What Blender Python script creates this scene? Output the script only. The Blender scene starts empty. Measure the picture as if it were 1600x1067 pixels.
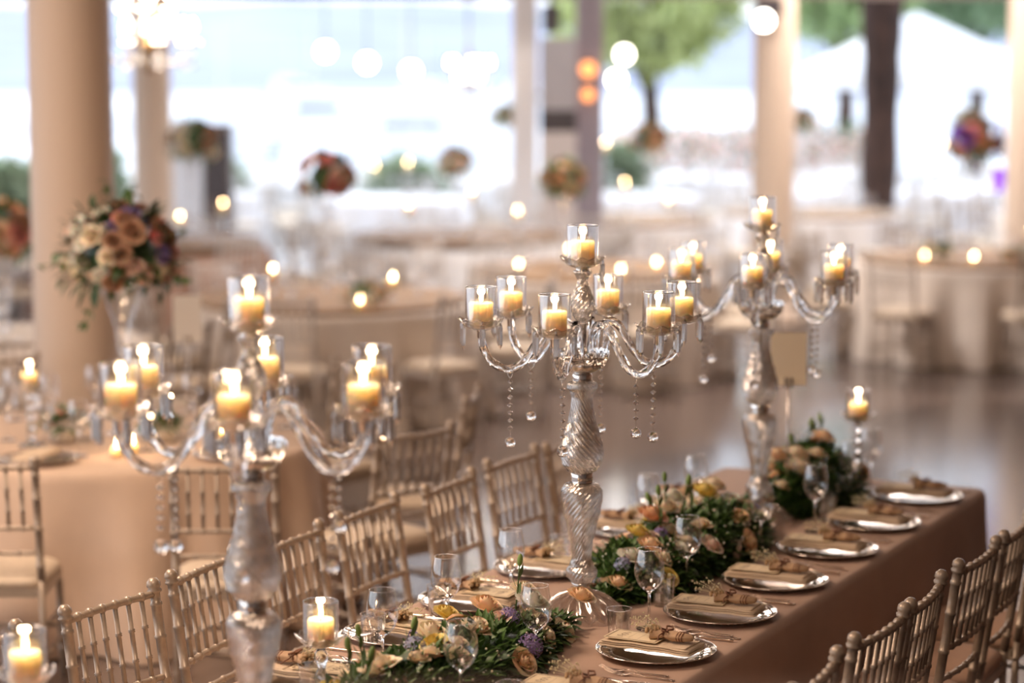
import bpy, math, random
from mathutils import Vector, Matrix, noise
PI = math.pi
R = math.radians
SC = bpy.context.scene
C = SC.collection

# ------------------------------------------------------------------ camera, sky, light, exposure
CAM_H = 2.38
cd = bpy.data.cameras.new('camera')
cam = bpy.data.objects.new('camera', cd); C.objects.link(cam)
cam.location = (0, 0, CAM_H)
cam.rotation_euler = (R(90) - math.atan(443.5/3600), 0, 0)
cd.sensor_width = 36; cd.lens = 81.0
cd.clip_start = 0.05; cd.clip_end = 6000
cd.dof.use_dof = True; cd.dof.focus_distance = 6.35; cd.dof.aperture_fstop = 1.3
SC.camera = cam
SC.view_settings.view_transform = 'Standard'; SC.view_settings.look = 'None'
SC.view_settings.gamma = 1; SC.view_settings.use_curve_mapping = False
SC.view_settings.exposure = 0.6
SC.cycles.sample_clamp_indirect = 8

w = bpy.data.worlds.new('sky'); SC.world = w; w.use_nodes = True
nt = w.node_tree; nt.nodes.clear()
wo = nt.nodes.new('ShaderNodeOutputWorld'); bg = nt.nodes.new('ShaderNodeBackground')
tc = nt.nodes.new('ShaderNodeTexCoord'); sp = nt.nodes.new('ShaderNodeSeparateXYZ')
cr = nt.nodes.new('ShaderNodeValToRGB')
nt.links.new(tc.outputs['Generated'], sp.inputs[0]); nt.links.new(sp.outputs['Z'], cr.inputs[0])
cr.color_ramp.elements[0].position = 0.0; cr.color_ramp.elements[0].color = (0.86, 0.90, 0.97, 1)
cr.color_ramp.elements[1].position = 0.6; cr.color_ramp.elements[1].color = (0.66, 0.77, 0.98, 1)
nt.links.new(cr.outputs[0], bg.inputs[0]); bg.inputs[1].default_value = 1.55
nt.links.new(bg.outputs[0], wo.inputs[0])

def light(name, kind, loc, energy, color, **k):
    l = bpy.data.lights.new(name, kind); l.energy = energy; l.color = color
    o = bpy.data.objects.new(name, l); o.location = loc
    for a, b in k.items():
        if a == 'rot': o.rotation_euler = b
        else: setattr(l, a, b)
    C.objects.link(o); return o
light('sun', 'SUN', (0, 0, 30), 2.4, (1, .96, .9), angle=R(2), rot=(R(-48), 0, R(28)))
# added area lamps, unseen, to brighten the hall from under the ceiling
WARM = (1, .73, .54)
FILL_LAMPS = [(-2.6, 6.6, 120, 1.6), (-1.0, 3.6, 40, 1.6), (-3.8, 9.5, 42, 1.6), (3.4, 12.5, 30, 2.0), (0.4, 17.0, 120, 2.0), (3.4, 20.0, 120, 2.0)]
for (x, y, e, sz) in FILL_LAMPS:
    light('added_fill_light', 'AREA', (x, y, 3.9), e, WARM if y < 13 else (1, .90, .85), size=sz, shape='DISK')

# ------------------------------------------------------------------ mesh helpers
class M:
    def __init__(s): s.v = []; s.f = []
    def add(s, V, F, mx=None):
        n = len(s.v)
        if mx is not None: V = [mx @ Vector(p) for p in V]
        s.v.extend([tuple(p) for p in V]); s.f.extend([tuple(i+n for i in f) for f in F]); return s
    def lathe(s, prof, seg=16, mx=None, fn=None, capb=False, capt=False, arc=None):
        V = []; F = []; n = len(prof)
        for i, (r, z) in enumerate(prof):
            for k in range(seg):
                a = 2*PI*k/seg
                rr, zz = (r, z) if fn is None else fn(r, z, a, i)
                V.append((rr*math.cos(a), rr*math.sin(a), zz))
        for i in range(n-1):
            for k in range(seg):
                k2 = (k+1) % seg
                F.append((i*seg+k, i*seg+k2, (i+1)*seg+k2, (i+1)*seg+k))
        if capb: F.append(tuple(range(seg-1, -1, -1)))
        if capt: F.append(tuple((n-1)*seg+k for k in range(seg)))
        return s.add(V, F, mx)
    def tube(s, pts, r, seg=8, closed=False, caps=True):
        pts = [Vector(p) for p in pts]; n = len(pts); V = []; F = []
        up = None
        for i, p in enumerate(pts):
            if closed: t = pts[(i+1) % n] - pts[i-1]
            else: t = pts[min(i+1, n-1)] - pts[max(i-1, 0)]
            t.normalize()
            if up is None:
                up = Vector((0, 0, 1)) if abs(t.z) < .9 else Vector((1, 0, 0))
            a = (up - t*up.dot(t)).normalized(); up = a; b = t.cross(a)
            rr = r[i] if isinstance(r, (list, tuple)) else r
            for k in range(seg):
                q = 2*PI*k/seg
                V.append(p + a*rr*math.cos(q) + b*rr*math.sin(q))
        m = n if closed else n-1
        for i in range(m):
            j = (i+1) % n
            for k in range(seg):
                k2 = (k+1) % seg
                F.append((i*seg+k, i*seg+k2, j*seg+k2, j*seg+k))
        if caps and not closed:
            F.append(tuple(range(seg-1, -1, -1))); F.append(tuple((n-1)*seg+k for k in range(seg)))
        return s.add(V, F)
    def box(s, c, d, mx=None):
        x, y, z = c; a, b, e = d[0]/2, d[1]/2, d[2]/2
        V = [(x+i*a, y+j*b, z+k*e) for k in (-1, 1) for j in (-1, 1) for i in (-1, 1)]
        F = [(0, 2, 3, 1), (4, 5, 7, 6), (0, 1, 5, 4), (2, 6, 7, 3), (0, 4, 6, 2), (1, 3, 7, 5)]
        return s.add(V, F, mx)
    def ball(s, c, r, seg=10, rings=6, sz=1.0):
        prof = [(max(r*math.sin(PI*i/rings), 1e-5), -r*sz*math.cos(PI*i/rings)) for i in range(rings+1)]
        return s.lathe(prof, seg, Matrix.Translation(c))
    def bamboo(s, p0, p1, r, rings, seg=8, ring=1.32, top=False):
        p0 = Vector(p0); p1 = Vector(p1); L = (p1-p0).length
        prof = [(r, 0)]
        for q in sorted(rings):
            z = q*L; h = .0055
            prof += [(r, z-h), (r*ring, z-h*.55), (r*1.12, z), (r*ring, z+h*.55), (r, z+h)]
        prof.append((r, L))
        if top: prof += [(r*1.35, L+.002), (r*1.45, L+.008), (r*1.1, L+.014), (r*1.4, L+.02), (r*1.3, L+.032), (r*.7, L+.042), (1e-4, L+.044)]
        mx = Matrix.Translation(p0) @ (p1-p0).to_track_quat('Z', 'Y').to_matrix().to_4x4()
        return s.lathe(prof, seg, mx, capb=True, capt=not top)
    def mesh(s, name, mat, smooth=True):
        me = bpy.data.meshes.new(name); me.from_pydata(s.v, [], s.f)
        if smooth: me.polygons.foreach_set('use_smooth', [True]*len(s.f))
        if mat: me.materials.append(mat)
        me.update(); return me
    def obj(s, name, mat, parent=None, smooth=True):
        return put(name, s.mesh(name, mat, smooth), parent)

def put(name, me, parent=None, loc=None, rot=None, scale=None):
    o = bpy.data.objects.new(name, me); C.objects.link(o)
    if parent: o.parent = parent
    if loc is not None: o.location = loc
    if rot is not None: o.rotation_euler = rot
    if scale is not None: o.scale = (scale,)*3 if isinstance(scale, (int, float)) else scale
    return o
def tag(o, label=None, cat=None, group=None, kind=None):
    if label: o['label'] = label
    if cat: o['category'] = cat
    if group: o['group'] = group
    if kind: o['kind'] = kind
    return o
def thing(name, label, cat, loc=(0, 0, 0), rz=0, group=None):
    o = bpy.data.objects.new(name, None); C.objects.link(o); o.empty_display_size = .05
    o.location = loc; o.rotation_euler = (0, 0, rz)
    return tag(o, label, cat, group)
KIDS = {}
def tree(root):
    if root.name not in KIDS: KIDS[root.name] = [(c, [g for g in C.objects if g.parent == c]) for c in C.objects if c.parent == root]
    return KIDS[root.name]
def dup(root, loc, rz, label=None, group=None, scale=None):
    r = root.copy(); C.objects.link(r); r.location = loc; r.rotation_euler = (0, 0, rz)
    if scale: r.scale = (scale,)*3
    if label: r['label'] = label
    if group: r['group'] = group
    for ch, gs in tree(root):
        c = ch.copy(); C.objects.link(c); c.parent = r
        for g in gs:
            d = g.copy(); C.objects.link(d); d.parent = c
    return r
class Kind:                       # first use moves the original, later uses copy it
    def __init__(s, make): s.make = make; s.o = None
    def __call__(s, loc, rz, label, group=None, scale=None):
        if s.o is None:
            s.o = s.make(); tree(s.o)
            s.o.location = loc; s.o.rotation_euler = (0, 0, rz); s.o['label'] = label
            if group: s.o['group'] = group
            if scale: s.o.scale = (scale,)*3
            return s.o
        r = dup(s.o, loc, rz, label, group, scale)
        if not scale: r.scale = (1, 1, 1)
        return r

# ------------------------------------------------------------------ materials
def nodes(name):
    m = bpy.data.materials.new(name); m.use_nodes = True
    t = m.node_tree; return m, t, t.nodes['Principled BSDF'], t.nodes['Material Output']
def pbr(name, col, rough=.5, metal=0, noise_amt=0, nscale=20, bump=0, bscale=200, **k):
    m, t, b, o = nodes(name)
    b.inputs['Base Color'].default_value = (*col, 1); b.inputs['Roughness'].default_value = rough; b.inputs['Metallic'].default_value = metal
    for a, v in k.items(): b.inputs[a.replace('_', ' ')].default_value = v
    co = t.nodes.new('ShaderNodeTexCoord')
    if noise_amt:
        n = t.nodes.new('ShaderNodeTexNoise'); n.inputs['Scale'].default_value = nscale; n.inputs['Detail'].default_value = 4
        t.links.new(co.outputs['Object'], n.inputs['Vector'])
        r = t.nodes.new('ShaderNodeValToRGB'); r.color_ramp.elements[0].position = .3; r.color_ramp.elements[1].position = .7
        r.color_ramp.elements[0].color = (*[c*(1-noise_amt) for c in col], 1); r.color_ramp.elements[1].color = (*[min(1, c*(1+noise_amt)) for c in col], 1)
        t.links.new(n.outputs['Fac'], r.inputs[0]); t.links.new(r.outputs[0], b.inputs['Base Color'])
    if bump:
        n2 = t.nodes.new('ShaderNodeTexNoise'); n2.inputs['Scale'].default_value = bscale
        t.links.new(co.outputs['Object'], n2.inputs['Vector'])
        bp = t.nodes.new('ShaderNodeBump'); bp.inputs['Strength'].default_value = bump; bp.inputs['Distance'].default_value = .002
        t.links.new(n2.outputs['Fac'], bp.inputs['Height']); t.links.new(bp.outputs[0], b.inputs['Normal'])
    return m
def emis(name, col, st):
    m, t, b, o = nodes(name)
    b.inputs['Base Color'].default_value = (*col, 1); b.inputs['Emission Color'].default_value = (*col, 1); b.inputs['Emission Strength'].default_value = st
    return m
def thin_glass(name, tint=(1, 1, 1), refl=1.0, rough=.02, ior=1.5):
    m, t, b, o = nodes(name); t.nodes.remove(b)
    tr = t.nodes.new('ShaderNodeBsdfTransparent'); tr.inputs[0].default_value = (*tint, 1)
    gl = t.nodes.new('ShaderNodeBsdfGlossy'); gl.inputs['Roughness'].default_value = rough; gl.inputs[0].default_value = (refl, refl, refl, 1)
    lw = t.nodes.new('ShaderNodeLayerWeight'); lw.inputs[0].default_value = .5
    pw = t.nodes.new('ShaderNodeMath'); pw.operation = 'POWER'; pw.inputs[1].default_value = 3.2; t.links.new(lw.outputs['Facing'], pw.inputs[0])
    fr = t.nodes.new('ShaderNodeMath'); fr.operation = 'MULTIPLY_ADD'; fr.inputs[1].default_value = .80; fr.inputs[2].default_value = .15; t.links.new(pw.outputs[0], fr.inputs[0])
    mx = t.nodes.new('ShaderNodeMixShader')
    t.links.new(fr.outputs[0], mx.inputs[0]); t.links.new(tr.outputs[0], mx.inputs[1]); t.links.new(gl.outputs[0], mx.inputs[2])
    t.links.new(mx.outputs[0], o.inputs[0]); return m
def solid_glass(name, ior=1.5, rough=0, tint=(1, 1, 1)):
    m, t, b, o = nodes(name)
    b.inputs['Base Color'].default_value = (*tint, 1); b.inputs['Transmission Weight'].default_value = 1
    b.inputs['IOR'].default_value = ior; b.inputs['Roughness'].default_value = rough
    return m
CHAIR = pbr('champagne_paint', (.41, .33, .255), .33, .25, .08, 60)
CHAIRW = pbr('whitewashed_paint', (.62, .57, .52), .4, .1, .08, 60)
CUSH = pbr('cream_cushion_cloth', (.72, .60, .46), .8, 0, .05, 30, .3, 300)
CUSHT = pbr('tan_cushion_cloth', (.58, .38, .27), .8, 0, .05, 30, .3, 300)
TAUPE = pbr('taupe_table_linen', (.51, .34, .25), .75, 0, .05, 8, .35, 500, Sheen_Weight=.25)
BEIGE = pbr('beige_table_linen', (.66, .50, .38), .8, 0, .04, 8, .35, 500)
IVORY = pbr('ivory_table_linen', (.78, .70, .62), .8, 0, .04, 8, .3, 400)
BROWNC = pbr('brown_table_linen', (.42, .26, .19), .8, 0, .04, 8, .3, 400)
WHITEC = pbr('white_table_linen', (.85, .84, .84), .8, 0, .03, 8, .3, 400)
NAPK = pbr('cream_napkin_linen', (.70, .56, .41), .85, 0, .05, 40, .4, 700)
CARD = pbr('cream_card', (.84, .70, .47), .6, 0, .03, 60)
def translucent(name, col, amt):
    m, t, b, o = nodes(name); b.inputs['Base Color'].default_value = (*col, 1); b.inputs['Roughness'].default_value = .7
    tl = t.nodes.new('ShaderNodeBsdfTranslucent'); tl.inputs[0].default_value = (*col, 1); mx = t.nodes.new('ShaderNodeMixShader'); mx.inputs[0].default_value = amt
    t.links.new(b.outputs[0], mx.inputs[1]); t.links.new(tl.outputs[0], mx.inputs[2]); t.links.new(mx.outputs[0], o.inputs[0]); return m
STANDCARD = translucent('cream_number_card', (.96, .87, .72), .6); STANDWHITE = translucent('white_number_card', (.95, .90, .82), .5)
INK = pbr('brown_ink', (.16, .09, .05), .7)
SILVER = pbr('polished_silver', (.82, .78, .73), .12, 1, .08, 90)
SATIN = pbr('brushed_silver', (.68, .62, .56), .28, 1, .06, 120)
CUT = pbr('cutlery_steel', (.78, .66, .56), .16, 1, .05, 90)
CRYSTAL = solid_glass('crystal', 1.5, 0.015)
RIBBED = None
GOBLET = thin_glass('goblet_glass', (.965, .965, .965), 1, .015, 1.62)
SHADE = thin_glass('shade_glass', (.96, .96, .96), 1, .02, 1.6)
DROP = None
DISHG = thin_glass('dish_glass', (.95, .94, .92), 1, .03, 1.6)
for n_ in DISHG.node_tree.nodes:
    if n_.type == 'MATH' and n_.operation == 'MULTIPLY_ADD': n_.inputs[2].default_value = .2
WICK = pbr('wick', (.03, .02, .02), .9)
FLAME = emis('flame', (1, .66, .32), 18)
FLAMEF = emis('distant_flame', (1, .66, .34), 42)
def wax():
    m, t, b, o = nodes('candle_wax')
    b.inputs['Base Color'].default_value = (.96, .79, .54, 1); b.inputs['Roughness'].default_value = .45
    b.inputs['Subsurface Weight'].default_value = 1; b.inputs['Subsurface Radius'].default_value = (1, .85, .65); b.inputs['Subsurface Scale'].default_value = .035
    return m
WAX = wax()
def ribbed():                      # mercury-lined hollow crystal: clear skin with bright silvered flecks between the ribs
    m, t, b, o = nodes('ribbed_crystal'); t.nodes.remove(b)
    gl = t.nodes.new('ShaderNodeBsdfGlass'); gl.inputs['IOR'].default_value = 1.5; gl.inputs['Roughness'].default_value = .02; gl.inputs[0].default_value = (.99, .97, .95, 1)
    gs = t.nodes.new('ShaderNodeBsdfGlossy'); gs.inputs['Roughness'].default_value = .16; gs.inputs[0].default_value = (.95, .92, .88, 1)
    tr = t.nodes.new('ShaderNodeBsdfTransparent')
    m1 = t.nodes.new('ShaderNodeMixShader'); m1.inputs[0].default_value = .42
    m2 = t.nodes.new('ShaderNodeMixShader'); m2.inputs[0].default_value = .22
    t.links.new(gl.outputs[0], m1.inputs[1]); t.links.new(gs.outputs[0], m1.inputs[2])
    t.links.new(m1.outputs[0], m2.inputs[1]); t.links.new(tr.outputs[0], m2.inputs[2]); t.links.new(m2.outputs[0], o.inputs[0]); return m
RIBBED = ribbed()
DROP = ribbed(); DROP.name = 'lead_crystal'; DROP.node_tree.nodes['Mix Shader'].inputs[0].default_value = .6
DROP.node_tree.nodes['Glossy BSDF'].inputs['Roughness'].default_value = .05
def petal(name, a, b_):
    m, t, b, o = nodes(name)
    co = t.nodes.new('ShaderNodeTexCoord'); n = t.nodes.new('ShaderNodeTexNoise'); n.inputs['Scale'].default_value = 11
    r = t.nodes.new('ShaderNodeValToRGB'); r.color_ramp.elements[0].color = (*a, 1); r.color_ramp.elements[1].color = (*b_, 1)
    r.color_ramp.elements[0].position = .35; r.color_ramp.elements[1].position = .65
    t.links.new(co.outputs['Object'], n.inputs[0]); t.links.new(n.outputs[0], r.inputs[0]); t.links.new(r.outputs[0], b.inputs['Base Color'])
    b.inputs['Roughness'].default_value = .6; b.inputs['Subsurface Weight'].default_value = .25; b.inputs['Subsurface Scale'].default_value = .004
    return m
PET = {'cream': petal('cream_petal', (.92, .82, .64), (.90, .74, .54)), 'peach': petal('peach_petal', (.92, .64, .40), (.92, .76, .55)),
       'yellow': petal('yellow_petal', (.80, .62, .14), (.86, .74, .36)), 'blush': petal('blush_petal', (.90, .64, .54), (.92, .78, .68)),
       'white': petal('white_petal', (.86, .83, .74), (.80, .76, .62)), 'coral': petal('coral_petal', (.76, .24, .24), (.82, .42, .36)),
       'purple': petal('purple_petal', (.20, .14, .34), (.34, .26, .48)), 'blue': petal('blue_petal', (.34, .36, .55), (.50, .50, .66)),
       'violet': petal('violet_petal', (.28, .08, .60), (.42, .16, .75)), 'brown': petal('brown_petal', (.34, .18, .11), (.55, .34, .22)), 'orange': petal('orange_petal', (.80, .44, .24), (.86, .58, .38))}
LEAF = {'dark': pbr('dark_leaf', (.030, .075, .022), .42, 0, .4, 15), 'mid': pbr('green_leaf', (.075, .155, .035), .45, 0, .35, 15),
        'euc': pbr('eucalyptus_leaf', (.16, .24, .15), .6, 0, .25, 15), 'lite': pbr('young_leaf', (.20, .30, .07), .5, 0, .3, 15)}
STEMM = pbr('stem', (.09, .15, .04), .6)
COL = None

# ------------------------------------------------------------------ the long table's own frame: u along it, n across it
UX, UY = .443, .8965
TH = math.atan2(UY, UX)
def T(u, n, z=0): return (u*UX + n*UY, u*UY - n*UX, z)

# ------------------------------------------------------------------ setting
def smat(name, fn):
    m, t, b, o = nodes(name); fn(t, b); return m
def floor_mat():
    m, t, b, o = nodes('polished_marble_floor')
    co = t.nodes.new('ShaderNodeTexCoord'); mp = t.nodes.new('ShaderNodeMapping'); mp.inputs['Rotation'].default_value = (0, 0, R(45))
    ck = t.nodes.new('ShaderNodeTexChecker'); ck.inputs['Scale'].default_value = .22
    ck.inputs['Color1'].default_value = (.24, .18, .155, 1); ck.inputs['Color2'].default_value = (.11, .08, .07, 1)
    n = t.nodes.new('ShaderNodeTexNoise'); n.inputs['Scale'].default_value = 1.5; n.inputs['Detail'].default_value = 6
    mx = t.nodes.new('ShaderNodeMixRGB'); mx.blend_type = 'MULTIPLY'; mx.inputs[0].default_value = .4
    t.links.new(co.outputs['Object'], mp.inputs[0]); t.links.new(mp.outputs[0], ck.inputs[0]); t.links.new(co.outputs['Object'], n.inputs[0])
    t.links.new(ck.outputs[0], mx.inputs[1]); t.links.new(n.outputs[0], mx.inputs[2]); t.links.new(mx.outputs[0], b.inputs['Base Color'])
    b.inputs['Roughness'].default_value = .17; b.inputs['IOR'].default_value = 1.9
    return m
def slab(name, x0, x1, y0, y1, z0, z1, mat, kind='structure'):
    o = M().box(((x0+x1)/2, (y0+y1)/2, (z0+z1)/2), (x1-x0, y1-y0, z1-z0)).obj(name, mat, None, False); o['kind'] = kind; return o
PLASTER = pbr('warm_plaster', (.48, .26, .16), .8, 0, .05, 3)
CEILM = pbr('ceiling_plaster', (.42, .31, .25), .85, 0, .05, 3)
BEAMM = pbr('beam_paint', (.33, .26, .22), .7, 0, .06, 3)
STONE = pbr('pale_terrace_stone', (.72, .70, .68), .6, 0, .08, 2)
slab('floor', -9, 10, -3, 24, -.15, 0, floor_mat())
slab('terrace', -40, 40, 24, 50, -.15, -.01, STONE)
slab('ceiling', -9, 10, -3, 23, 4.0, 4.15, CEILM)
slab('wall_right', 10, 10.2, -3, 24, 0, 4.15, PLASTER)
slab('wall_back', -9, 10, -3.2, -3, 0, 4.15, pbr('grey_plaster', (.42, .38, .36), .8, 0, .05, 3))
slab('wall_left', -9.2, -9, -3, 24, 0, .5, PLASTER)
slab('trim_1', -9, 10, 22.6, 23, 2.96, 4.0, BEAMM)
slab('trim_2', -9.2, -8.8, -3, 23, 3.3, 4.0, BEAMM)

def col_mat():
    m, t, b, o = nodes('column_paint')
    b.inputs['Base Color'].default_value = (.68, .54, .42, 1); b.inputs['Roughness'].default_value = .55
    return m
COL = col_mat()
def column(x, y, r, label, h=4.0):
    t = thing('column', label, 'column', (x, y, 0), 0)
    prof = [(r, .16), (r*.985, 1.2), (r*.97, 2.4), (r*.95, h-.22)]
    M().lathe(prof, 40).obj('shaft', COL, t)
    M().box((0, 0, .04), (r*2.8, r*2.8, .08)).lathe([(r*1.3, .08), (r*1.36, .11), (r*1.2, .13), (r*1.02, .16)], 40).obj('base', COL, t)
    M().lathe([(r*.95, h-.22), (r*1.15, h-.16), (r*1.3, h-.1)], 40).box((0, 0, h-.05), (r*2.8, r*2.8, .1)).obj('capital', COL, t)
    return t
column(-2.23, 11.7, .215, 'thick cream round column behind the tall rose arrangement at left')
column(2.33, 20.6, .195, 'round tan column with a spotlight on it, behind the far candelabra')
column(4.73, 21.2, .20, 'pale round column at the right edge beside the violet flowers')
column(-3.42, 22.0, .19, 'pale round column behind the left chandelier, half white with daylight')
# square white post and grey post
t = thing('square_post', 'white square post rising behind the middle candelabra', 'post', (.12, 22.2, 0))
M().box((0, 0, 1.5), (.235, .24, 2.96)).obj('shaft', pbr('white_post_paint', (.80, .79, .80), .5, 0, .03, 5), t, False)
M().box((0, 0, .06), (.3, .3, .12)).obj('base', WHITEC, t, False)
GREYP = pbr('dark_grey_paint', (.07, .06, .065), .4, 0, .1, 5)
t = thing('steel_post', 'dark grey metal post right of the air conditioner cabinet', 'post', (.74, 22.2, 0))
M().box((0, 0, 1.5), (.26, .2, 2.96)).obj('shaft', pbr('grey_steel', (.34, .30, .34), .4, .2, .1, 5), t, False)
M().box((0, 0, .01), (.24, .28, .02)).obj('base_plate', GREYP, t, False)
t = thing('air_conditioner', 'tall grey and white air conditioner cabinet with dark vent slot beside white post', 'air conditioner', (.43, 21.5, 0))
M().box((0, 0, .85), (.33, .3, 1.7)).obj('cabinet', pbr('ac_white', (.62, .58, .57), .4, 0, .03, 5), t, False)
M().box((0, -.155, 1.80), (.30, .02, .10)).box((0, .0, 1.80), (.33, .28, .2)).obj('vent', GREYP, t, False)
M().box((0, 0, 2.23), (.33, .3, .66)).obj('upper_panel', pbr('ac_grey', (.45, .44, .47), .35, .2, .03, 5), t, False)
t = thing('loudspeaker', 'black loudspeaker hung under the beam above the air conditioner', 'speaker', (.37, 21.9, 2.62))
M().box((0, 0, .12), (.16, .18, .26)).obj('cabinet', GREYP, t, False)
M().box((0, 0, .31), (.04, .04, .12)).obj('bracket', GREYP, t, False)
# dark trunk-like pillar
t = thing('tree_trunk', 'dark rough tree trunk rising through the hall between two columns', 'tree trunk', (4.22, 26.5, 0))
random.seed(5)
tp = [(.21+.012*math.sin(i*1.3)+(.03 if 12 < i < 17 else 0), -.0+i*.2) for i in range(22)]
BARK = pbr('dark_bark', (.050, .024, .015), .85, 0, .5, 4, .8, 40)
M().lathe(tp, 24, None, lambda r, z, a, i: (r*(1+.10*noise.noise((math.cos(a)*1.5, math.sin(a)*1.5, z*.9))+.04*math.sin(a*9+z)), z)).obj('bark', BARK, t)
# tall dark pillar box (left) and white lectern
t = thing('pillar_speaker', 'tall dark brown column loudspeaker behind the pale floral arrangement', 'speaker', (-3.13, 24.6, 0))
M().box((0, 0, .86), (.30, .30, 1.64)).obj('cabinet', pbr('brown_grey_cabinet', (.16, .125, .11), .5, 0, .1, 5), t, False)
M().box((0, -.16, 1.25), (.24, .02, .7)).obj('grille', GREYP, t, False); M().box((0, 0, .02), (.42, .42, .04)).obj('base', GREYP, t, False)
t = thing('screen_panel', 'white upright panel left of the dark column loudspeaker', 'panel', (-3.52, 25.0, 0))
M().box((0, 0, .9), (.38, .06, 1.6)).obj('board', WHITEC, t, False)
M().box((-.15, 0, .05), (.04, .4, .1)).box((.15, 0, .05), (.04, .4, .1)).obj('feet', WHITEC, t, False)

# ------------------------------------------------------------------ outdoors
SEA = pbr('bright_sea', (.66, .71, .76), .32, 0, .08, .02)
sea = M().add([(-2500, 55, -3), (2500, 55, -3), (2500, 3500, -3), (-2500, 3500, -3)], [(0, 1, 2, 3)]).obj('sea', SEA, None, False); sea['kind'] = 'structure'
slab('bounce_ground_left', -60, -9.2, -10, 24, -.2, -.05, STONE)  # unseen slab, added to bounce daylight in through the left opening
slab('quay', -40, 40, 50, 55, -3.2, -.4, STONE)
HILL = pbr('haze_tinted_hill', (.29, .325, .42), .95, 0, .22, .02)  # distance haze is put into the base colour as blue
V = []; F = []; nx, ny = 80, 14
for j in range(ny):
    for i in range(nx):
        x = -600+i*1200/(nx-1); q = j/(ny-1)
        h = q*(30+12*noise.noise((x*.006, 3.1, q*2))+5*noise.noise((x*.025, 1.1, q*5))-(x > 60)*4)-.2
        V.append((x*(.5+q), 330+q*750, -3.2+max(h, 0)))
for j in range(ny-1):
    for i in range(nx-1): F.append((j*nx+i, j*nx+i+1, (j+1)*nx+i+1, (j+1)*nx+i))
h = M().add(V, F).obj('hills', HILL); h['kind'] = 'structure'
random.seed(11)
WHB = pbr('white_hull', (.85, .86, .88), .35)
def boat():
    t = thing('motor_boat', '', 'boat')
    V = []; F = []
    for i in range(9):
        s = i/8; wd = 1.4*math.sin(PI*min(.5+s*.5, 1))**.6 if s > .35 else 1.4
        for (a, z) in [(-1, 1.3+.5*s), (-.7, .1), (0, -.3), (.7, .1), (1, 1.3+.5*s)]: V.append((-4+8*s, a*max(wd, .02), z))
    for i in range(8):
        for k in range(4): F.append((i*5+k, (i+1)*5+k, (i+1)*5+k+1, i*5+k+1))
        F.append((i*5, i*5+4, (i+1)*5+4, (i+1)*5))
    M().add(V, F).obj('hull', WHB, t, False)
    M().box((-.8, 0, 2.1), (3.6, 2, 1.2)).box((-1.2, 0, 3.0), (2.2, 1.8, .5)).obj('cabin', WHB, t, False)
    M().box((-.8, -1.02, 2.2), (3.0, .03, .45)).obj('window_band', GREYP, t, False)
    M().tube([(-1, 0, 3.2), (-1, 0, 7.5)], .06, 6).obj('mast', SATIN, t); return t
BOAT = Kind(boat)
for i, (x, y, rz, d) in enumerate([(-30, 160, .2, 'white motor boat moored furthest left on the bright water'), (-16, 120, 2.9, 'white motor boat on the water left of the pale columns'), (-12, 150, .3, 'white motor boat behind the row of pendant lamps'),
        (-4, 110, .1, 'white motor boat nearest the terrace rail'), (-9, 210, 3.0, 'distant white motor boat below the blue hills'), (-24, 260, .4, 'small far white boat at the left shore'), (2, 190, .2, 'white motor boat left of the white square post')]):
    BOAT((x, y, -3), rz, d, 'moored white boats')
# terrace rail
t = thing('terrace_railing', 'white metal railing along the far terrace edge before the sea', 'railing', (0, 46, 0))
for i in range(16): M().box((-14+i*1.1, 0, .52), (.06, .06, 1.04)).obj('post', WHB, t, False)
for z in (1.03, .7, .4): M().tube([(-14, 0, z), (2.5, 0, z)], .025, 6).obj('rail', WHB, t)

def leafgeo(L, W, seg=4, curl=.2, fold=.25, rnd=False):
    V = []; F = []
    for i in range(seg+1):
        s = i/seg; wd = W*(math.sin(PI*s)**(.6 if rnd else .9))*(1 if rnd else (1.25-.5*s)) if 0 < s < 1 else W*.04
        z = -curl*L*s*s
        V += [(-wd/2, L*s, z+fold*wd/2), (0, L*s, z), (wd/2, L*s, z+fold*wd/2)]
    for i in range(seg):
        a = i*3; F += [(a, a+1, a+4, a+3), (a+1, a+2, a+5, a+4)]
    return V, F
def rnd_dir(zmin=-1):
    while True:
        d = Vector((random.uniform(-1, 1), random.uniform(-1, 1), random.uniform(-1, 1)))
        if .05 < d.length < 1 and d.normalized().z >= zmin: return d.normalized()
def garden_tree(x, y, h, r, mat, label):
    t = thing('garden_tree', label, 'tree', (x, y, 0))
    M().tube([(0, 0, 0), (.05, .03, h*.3), (-.05, .1, h*.62), (.1, .05, h*.85)], [.22, .17, .12, .05], 10).tube([(0, .1, h*.45), (r*.45, .2, h*.72)], [.08, .03], 6).tube([(0, .1, h*.4), (-r*.5, 0, h*.7)], [.08, .03], 6).obj('trunk', BARK, t)
    m = M(); lf = leafgeo(.34, .2, 2)
    for k in range(2600):
        d = rnd_dir(); q = r*(.45+.6*random.random()**.5)*(1+.25*noise.noise(d*2.0))
        p = Vector((d.x*q, d.y*q, d.z*q*.75+h*.78))
        m.add(*lf, Matrix.Translation(p) @ rnd_dir().to_track_quat('Y', 'Z').to_matrix().to_4x4())
    o = m.obj('foliage', mat, t, False); o['kind'] = 'stuff'
PALE = pbr('pale_bush_leaf', (.46, .54, .38), .6, 0, .2, 1)
TG = [pbr('mid_green_tree_leaf', (.36, .48, .22), .6, 0, .3, 1), pbr('deep_tree_leaf', (.20, .30, .16), .6, 0, .3, 1), pbr('yellow_tree_leaf', (.50, .56, .24), .6, 0, .3, 1)]  # leaf greens of the trees and hedge, mottled by noise
garden_tree(2.4, 40.5, 4.4, 1.6, TG[2], 'yellow green leafy tree right of the grey posts')
garden_tree(6.3, 44, 5.2, 1.6, TG[0], 'green leafy tree just left of the tan column')
garden_tree(9.6, 48, 5.4, 1.9, TG[1], 'deep green tree above the white parasol')
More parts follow.
